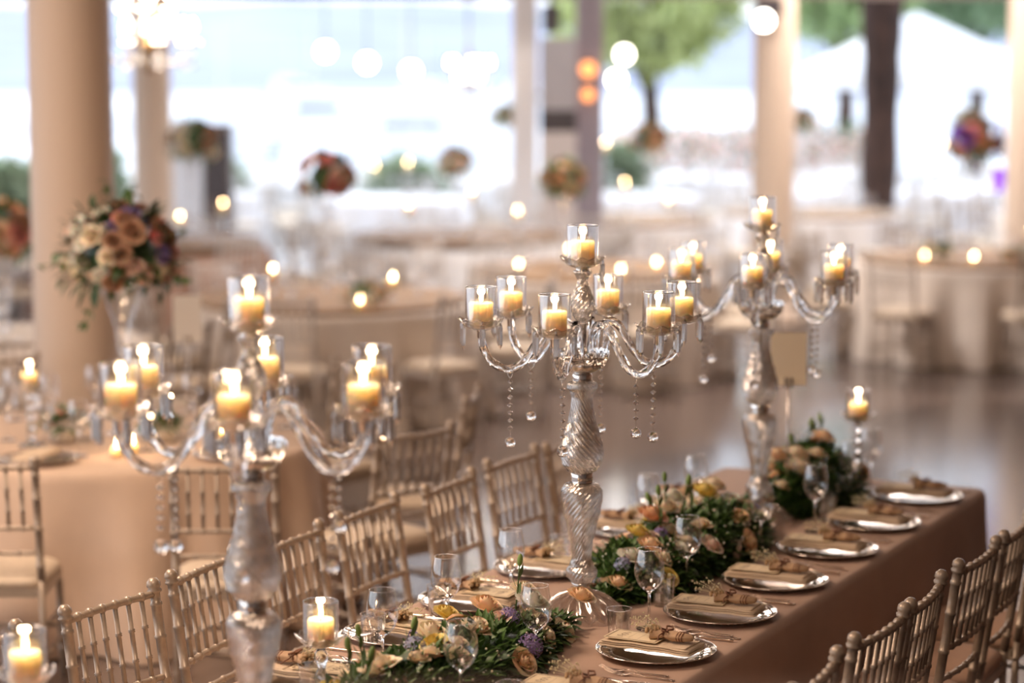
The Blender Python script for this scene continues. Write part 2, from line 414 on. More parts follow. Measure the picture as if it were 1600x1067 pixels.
garden_tree(-5.5, 25.4, .95, .42, PALE, 'green bush at the left edge beside the thick column')
garden_tree(-5.0, 26.6, 1.25, .38, PALE, 'slim green bush between the two left columns')
garden_tree(-3.9, 29.4, .9, .36, PALE, 'small yellow green bush right of the dark column speaker')
garden_tree(-1.35, 29.0, .85, .36, PALE, 'round green bush left of the white square post')
garden_tree(1.35, 30.0, 1.1, .28, PALE, 'green bush on the terrace left of the tan column')
def hedge(x0, x1, y, h, label, cols):
    t = thing('flowering_hedge', label, 'hedge', ((x0+x1)/2, y, 0)); L = x1-x0
    m = M(); lf = leafgeo(.16, .1, 2)
    for k in range(2200): m.add(*lf, Matrix.Translation((random.uniform(-L/2, L/2), random.uniform(-.4, .4), random.uniform(0, h))) @ rnd_dir().to_track_quat('Y', 'Z').to_matrix().to_4x4())
    o = m.obj('foliage', TG[1], t, False); o['kind'] = 'stuff'
    m = M()
    for k in range(700): m.ball((random.uniform(-L/2, L/2), random.uniform(-.5, -.2), random.uniform(.2, h)), .06, 6, 4)
    o = m.obj('blossoms', PET[cols], t); o['kind'] = 'stuff'
hedge(1.6, 6.2, 38, 1.25, 'low pinkish flowering hedge across the terrace right of centre', 'blush')
# big white parasol on the terrace
t = thing('parasol', 'large white square parasol over the terrace tables at right', 'parasol', (6.1, 35, 0))
PAR = pbr('white_canvas', (.90, .90, .90), .8, 0, .02, 4)
M().add([(-1.7, -1.7, 2.13), (1.7, -1.7, 2.13), (1.7, 1.7, 2.13), (-1.7, 1.7, 2.13), (0, 0, 3.05)], [(0, 1, 4), (1, 2, 4), (2, 3, 4), (3, 0, 4)]).obj('canopy', PAR, t, False)
for i in range(4):
    a = [(-1.7, -1.7), (1.7, -1.7), (1.7, 1.7), (-1.7, 1.7)]; p, q = a[i], a[(i+1) % 4]
    M().add([(p[0], p[1], 2.13), (q[0], q[1], 2.13), (q[0], q[1], 1.93), (p[0], p[1], 1.93)], [(0, 1, 2, 3)]).obj('valance', PAR, t, False)
    M().tube([(0, 0, 3.02), (p[0], p[1], 2.12)], .015, 6).obj('rib', SATIN, t)
M().tube([(0, 0, 0), (0, 0, 3.05)], .035, 10).obj('pole', SATIN, t); M().box((0, 0, .05), (.7, .7, .1)).obj('base', GREYP, t, False)

# ------------------------------------------------------------------ chiavari chairs
def chair_parts(full, paint, cush):
    t = thing('chiavari_chair', '', 'chair')
    q = {}
    def back_post(s):
        m = M(); m.tube([(s*.19, -.17, .0), (s*.187, -.172, .25), (s*.185, -.18, .46)], .0125, 8, False)
        m.bamboo((s*.185, -.18, .46), (s*.185, -.245, .895), .0145, [.12, .45, .72, .93], 8, 1.22, True)
        for z in (.12, .28, .40): m.lathe([(.0125, -.006), (.0165, 0), (.0125, .006)], 8, Matrix.Translation((s*.188, -.171-.01*max(0, z-.3), z)))
        return m
    def yb(z): return -.18-.065*(z-.46)/.435
    def rail(z, r, n):
        m = M(); pts = [(-.185+.37*i/12, yb(z)-.012*math.sin(PI*i/12), z) for i in range(13)]
        m.tube(pts, r, 8)
        for i in range(n):
            x = -.185+.37*(i+1)/(n+1); m.ball((x, yb(z)-.012*math.sin(PI*(i+1)/(n+1)), z), r*1.38, 8, 5)
        return m
    NS = 6
    def spindle(k):
        x = -.185+.37*(k+1)/(NS+1); c = -.012*math.sin(PI*(k+1)/(NS+1))
        return M().bamboo((x, yb(.665)+c, .665), (x, yb(.885)+c, .885), .0072, [.28, .66], 7, 1.5)
    seat = M()
    pr = []
    for (ex, z) in [(0.0, .425), (.012, .43), (.018, .445), (.012, .462), (-.01, .474), (-.06, .482), (-.19, .485)]:
        ring = []
        for k in range(24):
            a = 2*PI*k/24; ca, sa = math.cos(a), math.sin(a); e = 2/5.
            ring.append(((.185+ex)*math.copysign(abs(ca)**e, ca), (.172+ex if ex > -.15 else .005)*math.copysign(abs(sa)**e, sa), z))
        pr.append(ring)
    V = [p for r_ in pr for p in r_]; F = []
    for i in range(len(pr)-1):
        for k in range(24): F.append((i*24+k, i*24+(k+1) % 24, (i+1)*24+(k+1) % 24, (i+1)*24+k))
    F.append(tuple(range(23, -1, -1))); seat.add(V, F)
    frame = M().box((0, .165, .41), (.37, .03, .035)).box((0, -.17, .41), (.37, .03, .035)).box((-.18, 0, .41), (.03, .33, .035)).box((.18, 0, .41), (.03, .33, .035))
    def fleg(s):
        m = M().bamboo((s*.19, .175, 0), (s*.18, .165, .43), .0145, [.25, .55, .85], 8, 1.2); return m
    def str_(p, r_): return M().bamboo(p, r_, .0085, [.25, .5, .75], 6, 1.35)
    S = [((-.19, .172, .2), (.19, .172, .2)), ((-.19, -.17, .2), (.19, -.17, .2)), ((-.19, -.17, .16), (-.19, .172, .16)), ((.19, -.17, .16), (.19, .172, .16)), ((-.19, -.17, .27), (-.19, .172, .27)), ((.19, -.17, .27), (.19, .172, .27))]
    if full:
        for s in (-1, 1): back_post(s).obj('back_post', paint, t); fleg(s).obj('front_leg', paint, t)
        rail(.893, .0105, NS).obj('top_rail', paint, t); rail(.662, .0095, NS).obj('middle_rail', paint, t); rail(.565, .0085, 4).obj('lower_rail', paint, t)
        sm = spindle(0)
        for k in range(NS): spindle(k).obj('spindle', paint, t)
        seat.obj('seat_cushion', cush, t); frame.obj('seat_frame', paint, t, False)
        for p, r_ in S: str_(p, r_).obj('stretcher', paint, t)
    else:
        b = M()
        for m in (back_post(-1), back_post(1), rail(.893, .0105, 0), rail(.662, .0095, 0), rail(.565, .0085, 0)): b.add(m.v, m.f)
        for k in range(NS): b.tube([(-.185+.37*(k+1)/(NS+1), yb(.665)-.01, .665), (-.185+.37*(k+1)/(NS+1), yb(.885)-.01, .885)], .008, 5)
        b.obj('backrest', paint, t)
        seat.obj('seat_cushion', cush, t)
        m = frame
        for s in (-1, 1): f = fleg(s); m.add(f.v, f.f)
        for p, r_ in S[:4]: m.tube([p, r_], .009, 5)
        m.obj('leg_frame', paint, t)
    return t
CH = Kind(lambda: chair_parts(True, CHAIR, CUSH)); CHT = Kind(lambda: chair_parts(True, CHAIR, CUSHT))
CHF = Kind(lambda: chair_parts(False, CHAIR, CUSH)); CHW = Kind(lambda: chair_parts(False, CHAIRW, CUSH))
ordn = ['nearest', 'second', 'third', 'fourth', 'fifth', 'sixth', 'seventh', 'eighth']
lc = [('champagne slatted chair at the bottom left corner, only its post and rail in view', 4.49), ('champagne slatted chair left of the near crystal pillar, first whole back in the row', 5.01), ('champagne slatted chair just left behind the near crystal pillar', 5.53), ('champagne slatted chair just right behind the near crystal pillar', 5.96),
      ('champagne slatted chair whose leaning back stands above the stemware left of centre', 6.47), ('champagne slatted chair left of the middle crystal pillar, the nearer of the two there', 7.01), ('champagne slatted chair left of the middle crystal pillar, the farther of the two there', 7.53), ('champagne slatted chair half hidden behind the middle crystal pillar', 7.97)]
for i, (l, u) in enumerate(lc):
    p = T(u, -3.47+(.012 if i % 2 else -.01)); CH(p, TH-PI+R([3, -4, 5, 2, 0, 2, -2, 3][i]), l, 'chairs along the left side of the long table')
rc = [4.62, 5.15, 5.69, 6.09, 6.65, 7.10, 7.62]
rl = ['tan cushioned slatted chair under the frame edge, only a corner in view at bottom right', 'slatted chair at lower right, the leftmost whose post top shows', 'slatted chair at lower right, second post pair from the left', 'slatted chair at lower right, third back from the left along the table',
      'slatted chair at right, fourth back from the left along the table', 'slatted chair at the right edge, fifth back along the table', 'slatted chair at the right frame edge, furthest along the table']
for i, u in enumerate(rc):
    CHT(T(u, -1.985), TH+R([0, 2, -3, 3, -2, 2, 0][i]), rl[i], 'chairs along the right side of the long table')

# ------------------------------------------------------------------ tables and cloths
WOOD = pbr('table_plywood', (.35, .22, .12), .6, 0, .2, 10)
def wob(s): return .5+.5*math.sin(s)
def long_cloth(u0, u1, n0, n1, ztop=.75):
    hu, hn = (u1-u0)/2, (n1-n0)/2; r = .045; per = []
    def arc(cx, cy, a0):
        for k in range(7): a = a0+PI/2*k/6; per.append((cx+r*math.cos(a), cy+r*math.sin(a), math.cos(a), math.sin(a)))
    def line(x0, y0, x1, y1, nx_, ny_, st):
        n = int(math.hypot(x1-x0, y1-y0)/st)
        for k in range(1, n): per.append((x0+(x1-x0)*k/n, y0+(y1-y0)*k/n, nx_, ny_))
    arc(hu-r, hn-r, 0); line(hu-r, hn, -hu+r, hn, 0, 1, .035); arc(-hu+r, hn-r, PI/2); line(-hu, hn-r, -hu, -hn+r, -1, 0, .035)
    arc(-hu+r, -hn+r, PI); line(-hu+r, -hn, hu-r, -hn, 0, -1, .035); arc(hu-r, -hn+r, 1.5*PI); line(hu, -hn+r, hu, hn-r, 1, 0, .035)
    n = len(per); V = []; F = []
    lv = [(-.03, 0), (-.012, 0), (-.004, -.004), (.004, -.014), (.008, -.03), (.010, -.10), (.014, -.22), (.02, -.38), (.026, -.55), (.03, -.742)]
    for (o, z) in lv:
        d = min(1, -z/.5)
        for k, (x, y, a, b) in enumerate(per):
            wv = (.018*math.sin(k*.42+2*noise.noise((k*.06, 0, 0)))+.012*math.sin(k*.23+1))*d*d
            V.append((x+a*(o+wv), y+b*(o+wv), ztop+z))
    for i in range(len(lv)-1):
        for k in range(n): F.append((i*n+k, (i+1)*n+k, (i+1)*n+(k+1) % n, i*n+(k+1) % n))
    F.append(tuple(range(n))); return M().add(V, F)
U0, U1, N0, N1 = 3.0, 8.56, -3.28, -2.21
ctr = T((U0+U1)/2, (N0+N1)/2)
t = thing('banquet_table', 'long banquet table beneath the taupe cloth with the candelabras', 'table', ctr, TH)
M().box((0, 0, .73), (5.5, 1.0, .028)).obj('tabletop', WOOD, t, False)
for s in (-2.5, 0, 2.5):
    for q in (-.4, .4): M().box((s, q, .358), (.05, .05, .716)).obj('leg', WOOD, t, False)
o = long_cloth(U0, U1, N0, N1).obj('tablecloth', TAUPE); o.location = ctr; o.rotation_euler = (0, 0, TH)
tag(o, 'dusty taupe floor length cloth over the long table with candelabras', 'tablecloth')

def round_cloth(r, mat, seed=0, seg=120, ztop=.75):
    m = M(); V = []; F = []
    lv = [(.3, 0), (.97, 0), (.995, -.004), (1.004, -.016), (1.008, -.05), (1.02, -.2), (1.05, -.4), (1.08, -.6), (1.10, -.742)]
    nf = 13
    V.append((0, 0, ztop))
    for (q, z) in lv:
        d = min(1, max(0, -z-.02)/.6)
        for k in range(seg):
            a = 2*PI*k/seg; ph = nf*a+1.5*noise.noise((math.cos(a)*2, math.sin(a)*2, seed))
            wv = .10*d*(math.sin(ph)+.35*math.sin(2*ph+1+seed))
            V.append(((r*q+wv*r)*math.cos(a), (r*q+wv*r)*math.sin(a), ztop+z))
    for k in range(seg): F.append((0, 1+k, 1+(k+1) % seg))
    for i in range(len(lv)-1):
        for k in range(seg): F.append((1+i*seg+k, 1+(i+1)*seg+k, 1+(i+1)*seg+(k+1) % seg, 1+i*seg+(k+1) % seg))
    return m.add(V, F)
RT = None
def round_table():
    t = thing('round_table', '', 'table')
    M().lathe([(1e-4, .716), (.86, .716), (.86, .744), (1e-4, .744)], 48).obj('tabletop', WOOD, t, False)
    for k in range(4):
        a = PI/4+k*PI/2; M().tube([(.5*math.cos(a), .5*math.sin(a), 0), (.45*math.cos(a), .45*math.sin(a), .72)], .016, 8).obj('leg', SATIN, t)
    return t
RT = Kind(round_table)
CM = {}

# ------------------------------------------------------------------ glassware
def goblet_prof():
    o = [(.0365, .0015), (.036, .004), (.02, .007), (.008, .012), (.0042, .03), (.0038, .08), (.0045, .105), (.010, .112), (.022, .120), (.034, .135), (.0415, .155), (.0435, .172), (.0425, .19), (.039, .21), (.035, .228), (.0335, .235)]
    return o
def rim(m, r, z, th=.0009): m.tube([(r*math.cos(2*PI*k/40), r*math.sin(2*PI*k/40), z) for k in range(40)], th, 6, True)
RIMG = solid_glass('rim_glass', 1.5, .05)
def wine_glass():
    t = thing('wine_glass', '', 'glass')
    pr = goblet_prof()
    M().lathe(pr[8:], 40).obj('bowl', GOBLET, t)
    m = M().lathe([(1e-4, .0005)]+pr[:9]+[(.012, .1155), (1e-4, .1145)], 28); m.obj('stem_and_foot', CRYSTAL, t)
    m = M(); rim(m, .0335, .235); m.obj('rim', RIMG, t)
    return t
def tumbler():
    t = thing('tumbler', '', 'glass')
    M().lathe([(1e-4, .008), (.027, .008), (.030, .012), (.0355, .09)], 36).lathe([(1e-4, .0005), (.028, .0005), (.030, .004), (.0365, .09)], 36).obj('body', GOBLET, t)
    m = M(); rim(m, .036, .09); m.obj('rim', RIMG, t); return t
WG = Kind(wine_glass); TU = Kind(tumbler)
def small_glass():
    t = thing('wine_glass', '', 'glass'); pr = goblet_prof()
    M().lathe(pr[8:], 14).obj('bowl', GOBLET, t); M().lathe([(1e-4, .0005)]+pr[:9]+[(1e-4, .116)], 10).obj('stem_and_foot', CRYSTAL, t); return t
SG = Kind(small_glass)

# ------------------------------------------------------------------ candles, shades
def flame_prof(h=.040, r=.0065): return [(max(1e-4, r*math.sin(PI*s**.62)**.9*(1-.25*s)), h*s) for s in [i/10 for i in range(11)]]
def candle(h=.07, r=.0345, fl=None, seg=32, lean=.06):
    def mk():
        t = thing('pillar_candle', '', 'candle')
        M().lathe([(1e-4, 0), (r, 0), (r, h-.004), (r-.003, h), (r*.8, h-.003), (r*.45, h-.007), (1e-4, h-.008)], seg).obj('wax', WAX, t)
        M().tube([(0, 0, h-.008), (.001, 0, h+.004)], .0009, 5).obj('wick', WICK, t)
        mx = Matrix.Translation((.001, 0, h-.001)) @ Matrix.Rotation(lean, 4, 'Y')
        M().lathe(flame_prof(), 12, mx).obj('flame', fl or FLAME, t)
        return t
    return mk
CANDLE = Kind(candle()); CANDLEF = Kind(candle(.07, .034, FLAMEF, 14)); VOTIVE = Kind(candle(.045, .022, FLAMEF, 16))
def flame_light(loc, e=.45, rad=.012):
    light('flame_light', 'POINT', loc, e*.85, (1, .67, .39), shadow_soft_size=rad)
def shade_mk(r=.046, h=.112, seg=40):
    def mk():
        t = thing('glass_cylinder', '', 'candle shade')
        M().lathe([(r, 0), (r, h)], seg).lathe([(r-.003, 0), (r-.003, h)], seg).obj('wall', SHADE, t)
        m = M(); m.lathe([(r-.003, h), (r-.0015, h+.001), (r, h)], seg); rim(m, r-.0015, h, .0014); m.obj('rim', RIMG, t); return t
    return mk
SHD = Kind(shade_mk())

# ------------------------------------------------------------------ crystal candelabra
def interp(prof, n):
    z0, z1 = prof[0][1], prof[-1][1]; out = []
    for i in range(n+1):
        z = z0+(z1-z0)*i/n
        for j in range(len(prof)-1):
            if prof[j][1] <= z <= prof[j+1][1]+1e-9:
                f = (z-prof[j][1])/(prof[j+1][1]-prof[j][1]); f = f*f*(3-2*f)
                out.append((prof[j][0]+(prof[j+1][0]-prof[j][0])*f, z)); break
    return out
def twisted(prof, n, ribs, twist, amp, seg=176, wall=.005):
    m = M(); z0 = prof[0][1]
    p = interp(prof, n)
    m.lathe(p, seg, None, lambda r, z, a, i: (r*(1-amp+amp*abs(math.cos(ribs/2*(a-twist*(z-z0))))*2-amp), z))
    q = [(max(r-wall-amp*r, .003), z) for r, z in p]
    m.lathe(q, 48)
    return m
DISH_SEG = 60
def dish_mesh(r=.064):
    m = M(); f = lambda rr, z, a, i: (rr*(1+(.045 if i > 2 else 0)*math.cos(10*a)*min(1, i/5)), z+(.004*math.cos(10*a) if i > 3 else 0))
    m.lathe([(.012, -.004), (.022, -.003), (.036, .002), (.050, .011), (.060, .021), (r, .028)], DISH_SEG, None, f)
    m.lathe([(.012, .0), (.022, .001), (.035, .006), (.048, .015), (.058, .024), (r, .028)], DISH_SEG, None, f)
    m.tube([((r*(1+.045*math.cos(10*a)))*math.cos(a), (r*(1+.045*math.cos(10*a)))*math.sin(a), .0282+.004*math.cos(10*a)) for a in [2*PI*k/60 for k in range(60)]], .0017, 5, True)
    return m.mesh('dish', DISHG)
def prism_mesh(L=.078, w=.0088):
    m = M(); m.lathe([(1e-4, 0), (w*.75, -.006), (w, -.014), (w*.85, -L+.014), (1e-4, -L)], 6)
    m.tube([(.004*math.cos(k*PI/4), 0, .003+.004*math.sin(k*PI/4)) for k in range(8)], .0007, 4, True)
    return m.mesh('prism', DROP, False)
def ring_mesh():
    m = M(); m.tube([(0, .011*math.cos(k*PI/10), .0175*math.sin(k*PI/10)) for k in range(20)], .0009, 6, True); return m.mesh('ring', SILVER)
def string_mesh(n):
    m = M()
    for i in range(n):
        z = -.012-i*.0225; m.lathe([(1e-4, z-.0075), (.0078, z-.0018), (.0078, z+.0018), (1e-4, z+.0075)], 8)
    m.tube([(0, 0, 0), (0, 0, -.02-n*.0225)], .0006, 4); return m.mesh('bead_string', DROP, False)
def ball_mesh(r=.0155):
    m = M(); m.ball((0, 0, 0), r, 16, 10, 1.05); return m.mesh('crystal_ball', CRYSTAL, True)
DISH = dish_mesh(); PRISM = prism_mesh(); RING = ring_mesh(); BALL = ball_mesh(); STR = {7: string_mesh(7), 4: string_mesh(4), 5: string_mesh(5)}
CUPM = M().lathe([(.011, 0), (.0125, .002), (.0125, .018), (.016, .022), (.016, .026), (1e-4, .026)], 20).mesh('socket', SILVER)
ARM_R = .30
def arm_mesh():
    P = [(.035, .710), (.038, .765), (.052, .805), (.078, .822), (.105, .812), (.130, .775), (.155, .735), (.185, .702), (.215, .690), (.247, .697), (.275, .72), (.292, .75), (.30, .785)]
    pts = []
    for i in range(len(P)-1):                       # smooth it (catmull-rom)
        p0, p1, p2, p3 = [Vector((q[0], 0, q[1])) for q in (P[max(i-1, 0)], P[i], P[i+1], P[min(i+2, len(P)-1)])]
        for k in range(5):
            s = k/5; pts.append(.5*((2*p1)+(p2-p0)*s+(2*p0-5*p1+4*p2-p3)*s*s+(3*p1-p0-3*p2+p3)*s**3))
    pts.append(Vector((.30, 0, .785)))
    for p in pts: p.z += .05
    V = []; F = []; seg = 20; n = len(pts)
    for i, p in enumerate(pts):
        tg = (pts[min(i+1, n-1)]-pts[max(i-1, 0)]).normalized(); a = Vector((0, 1, 0)); b = tg.cross(a)
        for k in range(seg):
            q = 2*PI*k/seg; rr = .0112*(1+.14*math.cos(4*(q-i*.17)))
            V.append(p+a*rr*math.cos(q)+b*rr*math.sin(q))
    for i in range(n-1):
        for k in range(seg): F.append((i*seg+k, i*seg+(k+1) % seg, (i+1)*seg+(k+1) % seg, (i+1)*seg+k))
    F.append(tuple(range(seg-1, -1, -1))); F.append(tuple((n-1)*seg+k for k in range(seg)))
    return M().add(V, F).mesh('arm', CRYSTAL)
ARM = arm_mesh()
# heights are above the table top
LOWB = [(.026, .100), (.034, .108), (.046, .122), (.047, .134), (.036, .152), (.029, .172), (.032, .205), (.043, .255), (.056, .305), (.062, .340), (.062, .358), (.052, .376), (.032, .384)]
UPB = [(.031, .410), (.044, .418), (.058, .440), (.064, .468), (.062, .495), (.052, .535), (.040, .58), (.033, .62), (.031, .645), (.036, .665), (.045, .678), (.044, .690), (.028, .700)]
TOPB = [(.016, .862), (.018, .872), (.030, .90), (.038, .928), (.037, .95), (.026, .985), (.018, 1.01), (.016, 1.03), (.021, 1.045), (.028, 1.058), (.026, 1.064)]
CUPB = [(.02, .722), (.05, .730), (.066, .745), (.075, .765), (.078, .785)]
LOWB = [(r, .100+(z-.100)*1.063) for r, z in LOWB]                # up to .402
UPB = [(r, .428+(z-.410)*.938) for r, z in UPB]                    # .428 .. .700
TOPB = [(r, .862+(z-.862)*.78) for r, z in TOPB]                   # .862 .. 1.020
AZ = .05                                                          # lift of the arm sockets
def cand_make():
    t = thing('candelabra', '', 'candelabra')
    # domed foot with cut facets
    def ff(r, z, a, i):
        e = min(i, 9-i)/4.5
        return (r*(1+.05*math.cos(18*a+z*40)*min(1, .4+e)), z+(.005*math.cos(18*a+z*40)*e))
    M().lathe([(.124, .002), (.124, .011), (.117, .026), (.100, .038), (.086, .050), (.070, .060), (.054, .068), (.040, .074), (.030, .080), (.026, .084)], 162, None, ff).obj('foot', RIBBED, t)
    M().lathe([(.026, .084), (.030, .087), (.027, .094), (.030, .100), (.026, .104)], 32).obj('foot_collar', SILVER, t)
    twisted(LOWB, 90, 22, 16, .05).obj('lower_baluster', RIBBED, t)
    m = M().lathe([(r_, z_+.018) for r_, z_ in [(.031, .378), (.033, .381), (.030, .384), (.033, .390), (.031, .394), (.034, .398), (.031, .402), (.033, .408), (.030, .412)]], 32); m.obj('middle_collar', SILVER, t)
    twisted(UPB, 90, 22, -16, .05).obj('upper_baluster', RIBBED, t)
    M().lathe([(.027, .698), (.03, .702), (.027, .708), (.03, .715), (.024, .724)], 32).obj('neck_collar', SILVER, t)
    M().tube([(0, 0, .09), (0, 0, .735)], .004, 10).obj('rod', SATIN, t)
    f = lambda r, z, a, i: (r*(1+(.05 if i > 2 else .02)*math.cos(12*a)), z)
    M().lathe(CUPB, 72, None, f).lathe([(max(r-.005, .004), z+.004) for r, z in CUPB], 72, None, f).obj('hub_bowl', CRYSTAL, t)
    M().lathe([(.02, .735), (.050, .742), (.055, .757), (.055, .772), (.050, .776), (.02, .776), (.012, .80), (.012, .862), (.017, .866)], 32).obj('hub_cup', SILVER, t)
    twisted(TOPB, 60, 16, 24, .06, 128, .004).obj('top_spindle', RIBBED, t)
    M().lathe([(.018, 1.016), (.02, 1.022), (.017, 1.030), (1e-4, 1.030)], 24).obj('top_collar', SILVER, t)
    d = put('top_dish', DISH, t, (0, 0, 1.030))
    put('prism', PRISM, d, (-.058, 0, .022), (0, 0, 0), 1.0)
    for k in range(6):
        a = k*PI/3
        r = put('arm', ARM, t, (0, 0, 0), (0, 0, a))
        put('socket', CUPM, r, (.30, 0, .783+AZ)); put('dish', DISH, r, (.30, 0, .809+AZ), (0, 0, .3*k))
        for j in range(6):
            b = j*PI/3+.35; put('prism', PRISM, r, (.30+.0605*math.cos(b), .0605*math.sin(b), .828+AZ), (0, 0, b))
        put('ring', RING, r, (.215, 0, .682+AZ), (0, 0, PI/2*(k % 2)+.5)); nb = (7, 7, 5)[k % 3]
        put('bead_string', STR[nb], r, (.215, 0, .665+AZ), (0, 0, k)); put('crystal_ball', BALL, r, (.215, 0, .665+AZ-.02-nb*.0225-.012))
    return t
CAND = Kind(cand_make)
ax = -2.75
near, mid, far = (4.26, 'near'), (6.025, 'middle'), (7.52, 'far')
def cname(wh): return {'near': 'the large blurred near candelabra', 'middle': 'the sharp middle candelabra', 'far': 'the far right candelabra'}[wh]
for (u, wh), rot in zip((near, mid, far), (R(-90), R(180+13.4), R(180+18))):
    x, y, _ = T(u, ax)
    CAND((x, y, .751), rot, {'near': 'tall six arm crystal candelabra nearest the camera at left, out of focus', 'middle': 'tall six arm crystal candelabra at centre, in sharp focus', 'far': 'tall six arm crystal candelabra furthest along the long table'}[wh], 'crystal candelabras on the long table')
    for k in range(7):
        if k == 6: cx, cy, z = x, y, 1.034; d = 'on the raised centre cup of '+cname(wh)
        else:
            a = rot+k*PI/3; cx, cy, z = x+ARM_R*math.cos(a), y+ARM_R*math.sin(a), .863
            fb = 'front' if math.sin(a) < -.05 else 'back'; lr = ('leftmost', 'left', 'right', 'rightmost')[0 if math.cos(a) < -.8 else 1 if math.cos(a) < 0 else 2 if math.cos(a) < .8 else 3]
            d = f'on the {lr} {fb} arm of '+cname(wh)
            if abs(math.cos(a)) < .1: d = f'on the {fb} centre arm of '+cname(wh)
        z += .751
        CANDLE((cx, cy, z+.002), random.uniform(0, 6), 'lit ivory pillar candle '+d, 'pillar candles on the candelabras')
        SHD((cx, cy, z+.0045), 0, 'clear glass cylinder shade '+d, 'glass shades on the candelabras')
        flame_light((cx, cy, z+.095), .5)
# candlesticks
def stick(H):
    t = thing('crystal_candlestick', '', 'candlestick')
    M().lathe([(1e-4, .001), (.052, .001), (.052, .006), (.03, .014), (.012, .022)], 40, None, lambda r, z, a, i: (r*(1+.03*math.cos(12*a)), z)).obj('foot', CRYSTAL, t)
    m = M(); k = max(1, int((H-.05)/.035)); zz = .02; st = (H-.032)/k; pr = []
    for i in range(k): pr += [(.008, zz), (.016, zz+st*.3), (.018, zz+st*.5), (.016, zz+st*.7), (.008, zz+st*.98)]; zz += st
    m.lathe([(1e-4, .02)]+pr+[(1e-4, zz)], 16).obj('stem', CRYSTAL, t)
    put('dish', DISH, t, (0, 0, H-.008)); return t
def candlestick(x, y, z0, H, label, grp='crystal candlesticks', s=1.0, kind=None):
    o = stick(H); o.location = (x, y, z0); tag(o, 'crystal candlestick '+label, None, grp)
    CANDLE((x, y, z0+H-.006), 1.0, 'lit ivory pillar candle '+label, 'pillar candles on low candlesticks')
    SHD((x, y, z0+H-.003), 0, 'clear glass cylinder around the candle '+label, 'glass shades on low candlesticks')
    flame_light((x, y, z0+H+.092), .5)
candlestick(-.49, 5.77, .751, .14, 'at lower left beside the garland end')
candlestick(1.28, 8.43, .751, .30, 'at the far end of the long table')
candlestick(-1.055, 4.87, .751, .29, 'in the bottom left corner')

# ------------------------------------------------------------------ place settings
def charger():
    t = thing('charger_plate', '', 'plate')
    f = lambda r, z, a, i: (r*(1+(.012*math.cos(24*a) if i > 4 else 0)), z+(.0012*math.cos(24*a) if i > 4 else 0))
    M().lathe([(1e-4, .001), (.09, .001), (.12, .003), (.125, .006), (.12, .0075), (.135, .008), (.150, .012), (.163, .017), (.166, .018)], 96, None, f).obj('plate', SILVER, t)
    m = M()
    for k in range(48):
        a = 2*PI*k/48; m.ball((.152*math.cos(a), .152*math.sin(a), .0142), .0042, 6, 4, .6)
    m.obj('beaded_rim', SATIN, t); M().tube([(.165*math.cos(k*PI/48), .165*math.sin(k*PI/48), .0182) for k in range(96)], .0018, 6, True).obj('edge', SILVER, t); return t
def slabm(L, W, th, bend=0, z0=0, n=14, x0=0, y0=0, rx=.006):
    m = M(); V = []; F = []; sec = []
    for (a, b) in [(-.5, .25), (-.5, .75), (-.47, 1), (-.2, 1), (.2, 1), (.47, 1), (.5, .75), (.5, .25), (.47, 0), (-.47, 0)]: sec.append((a*W, b*th))
    for i in range(n+1):
        x = -L/2+L*i/n
        for (y, z) in sec: V.append((x0+x, y0+y, z0+z+bend*(1-(2*x/L)**2)+.0012*math.sin(x*70+y*40)))
    k = len(sec)
    for i in range(n):
        for j in range(k): F.append((i*k+j, (i+1)*k+j, (i+1)*k+(j+1) % k, i*k+(j+1) % k))
    F.append(tuple(range(k))); F.append(tuple(n*k+j for j in range(k-1, -1, -1))); return m.add(V, F)
def napkin():
    t = thing('folded_napkin', '', 'napkin')
    slabm(.27, .112, .006, .002, .0).obj('lower_fold', NAPK, t); slabm(.268, .108, .006, .003, .0062, x0=-.002).obj('middle_fold', NAPK, t); slabm(.262, .110, .005, .003, .0124, x0=.003).obj('top_fold', NAPK, t)
    m = slabm(.07, .10, .003, 0, .0185, x0=.088); m.obj('turned_corner', NAPK, t); return t
def ribbon(m, pts, wd, z):
    for i in range(len(pts)-1):
        p = Vector((*pts[i], 0)); q = Vector((*pts[i+1], 0)); d = (q-p); 
        if d.length < 1e-6: continue
        d.normalize(); s = Vector((-d.y, d.x, 0))*wd/2
        m.add([(p-s)+Vector((0, 0, z)), (q-s)+Vector((0, 0, z)), (q+s)+Vector((0, 0, z)), (p+s)+Vector((0, 0, z))], [(0, 1, 2, 3)])
def menu_card():
    t = thing('menu_card', '', 'card')
    M().box((0, 0, .0012), (.16, .098, .0012)).obj('card', CARD, t, False)
    m = M(); a, b = .074, .043; ribbon(m, [(-a, -b), (a, -b), (a, b), (-a, b), (-a, -b)], .0022, .0021)
    a, b = .071, .040; ribbon(m, [(-a, -b), (a, -b), (a, b), (-a, b), (-a, -b)], .0007, .0021)
    ribbon(m, [(-.012, -.03), (-.012, .03)], .0007, .0021); ribbon(m, [(.016, -.03), (.016, .03)], .0007, .0021); m.obj('printed_border', INK, t, False)
    m = M(); pts = []
    for i in range(70):
        s = i/69; pts.append((-.04+.009*math.sin(s*23)+.004*math.sin(s*41), .026-.052*s+.003*math.sin(s*30)))
    ribbon(m, pts, .002, .0021); m.obj('script_lettering', INK, t, False)
    return t
KRAFT = pbr('kraft_paper', (.50, .33, .20), .8, 0, .12, 60); TWINE = pbr('brown_twine', (.22, .10, .06), .8)
DRY = pbr('dried_blossom', (.46, .30, .16), .8, 0, .3, 80); GYP = pbr('babys_breath', (.75, .68, .45), .8)
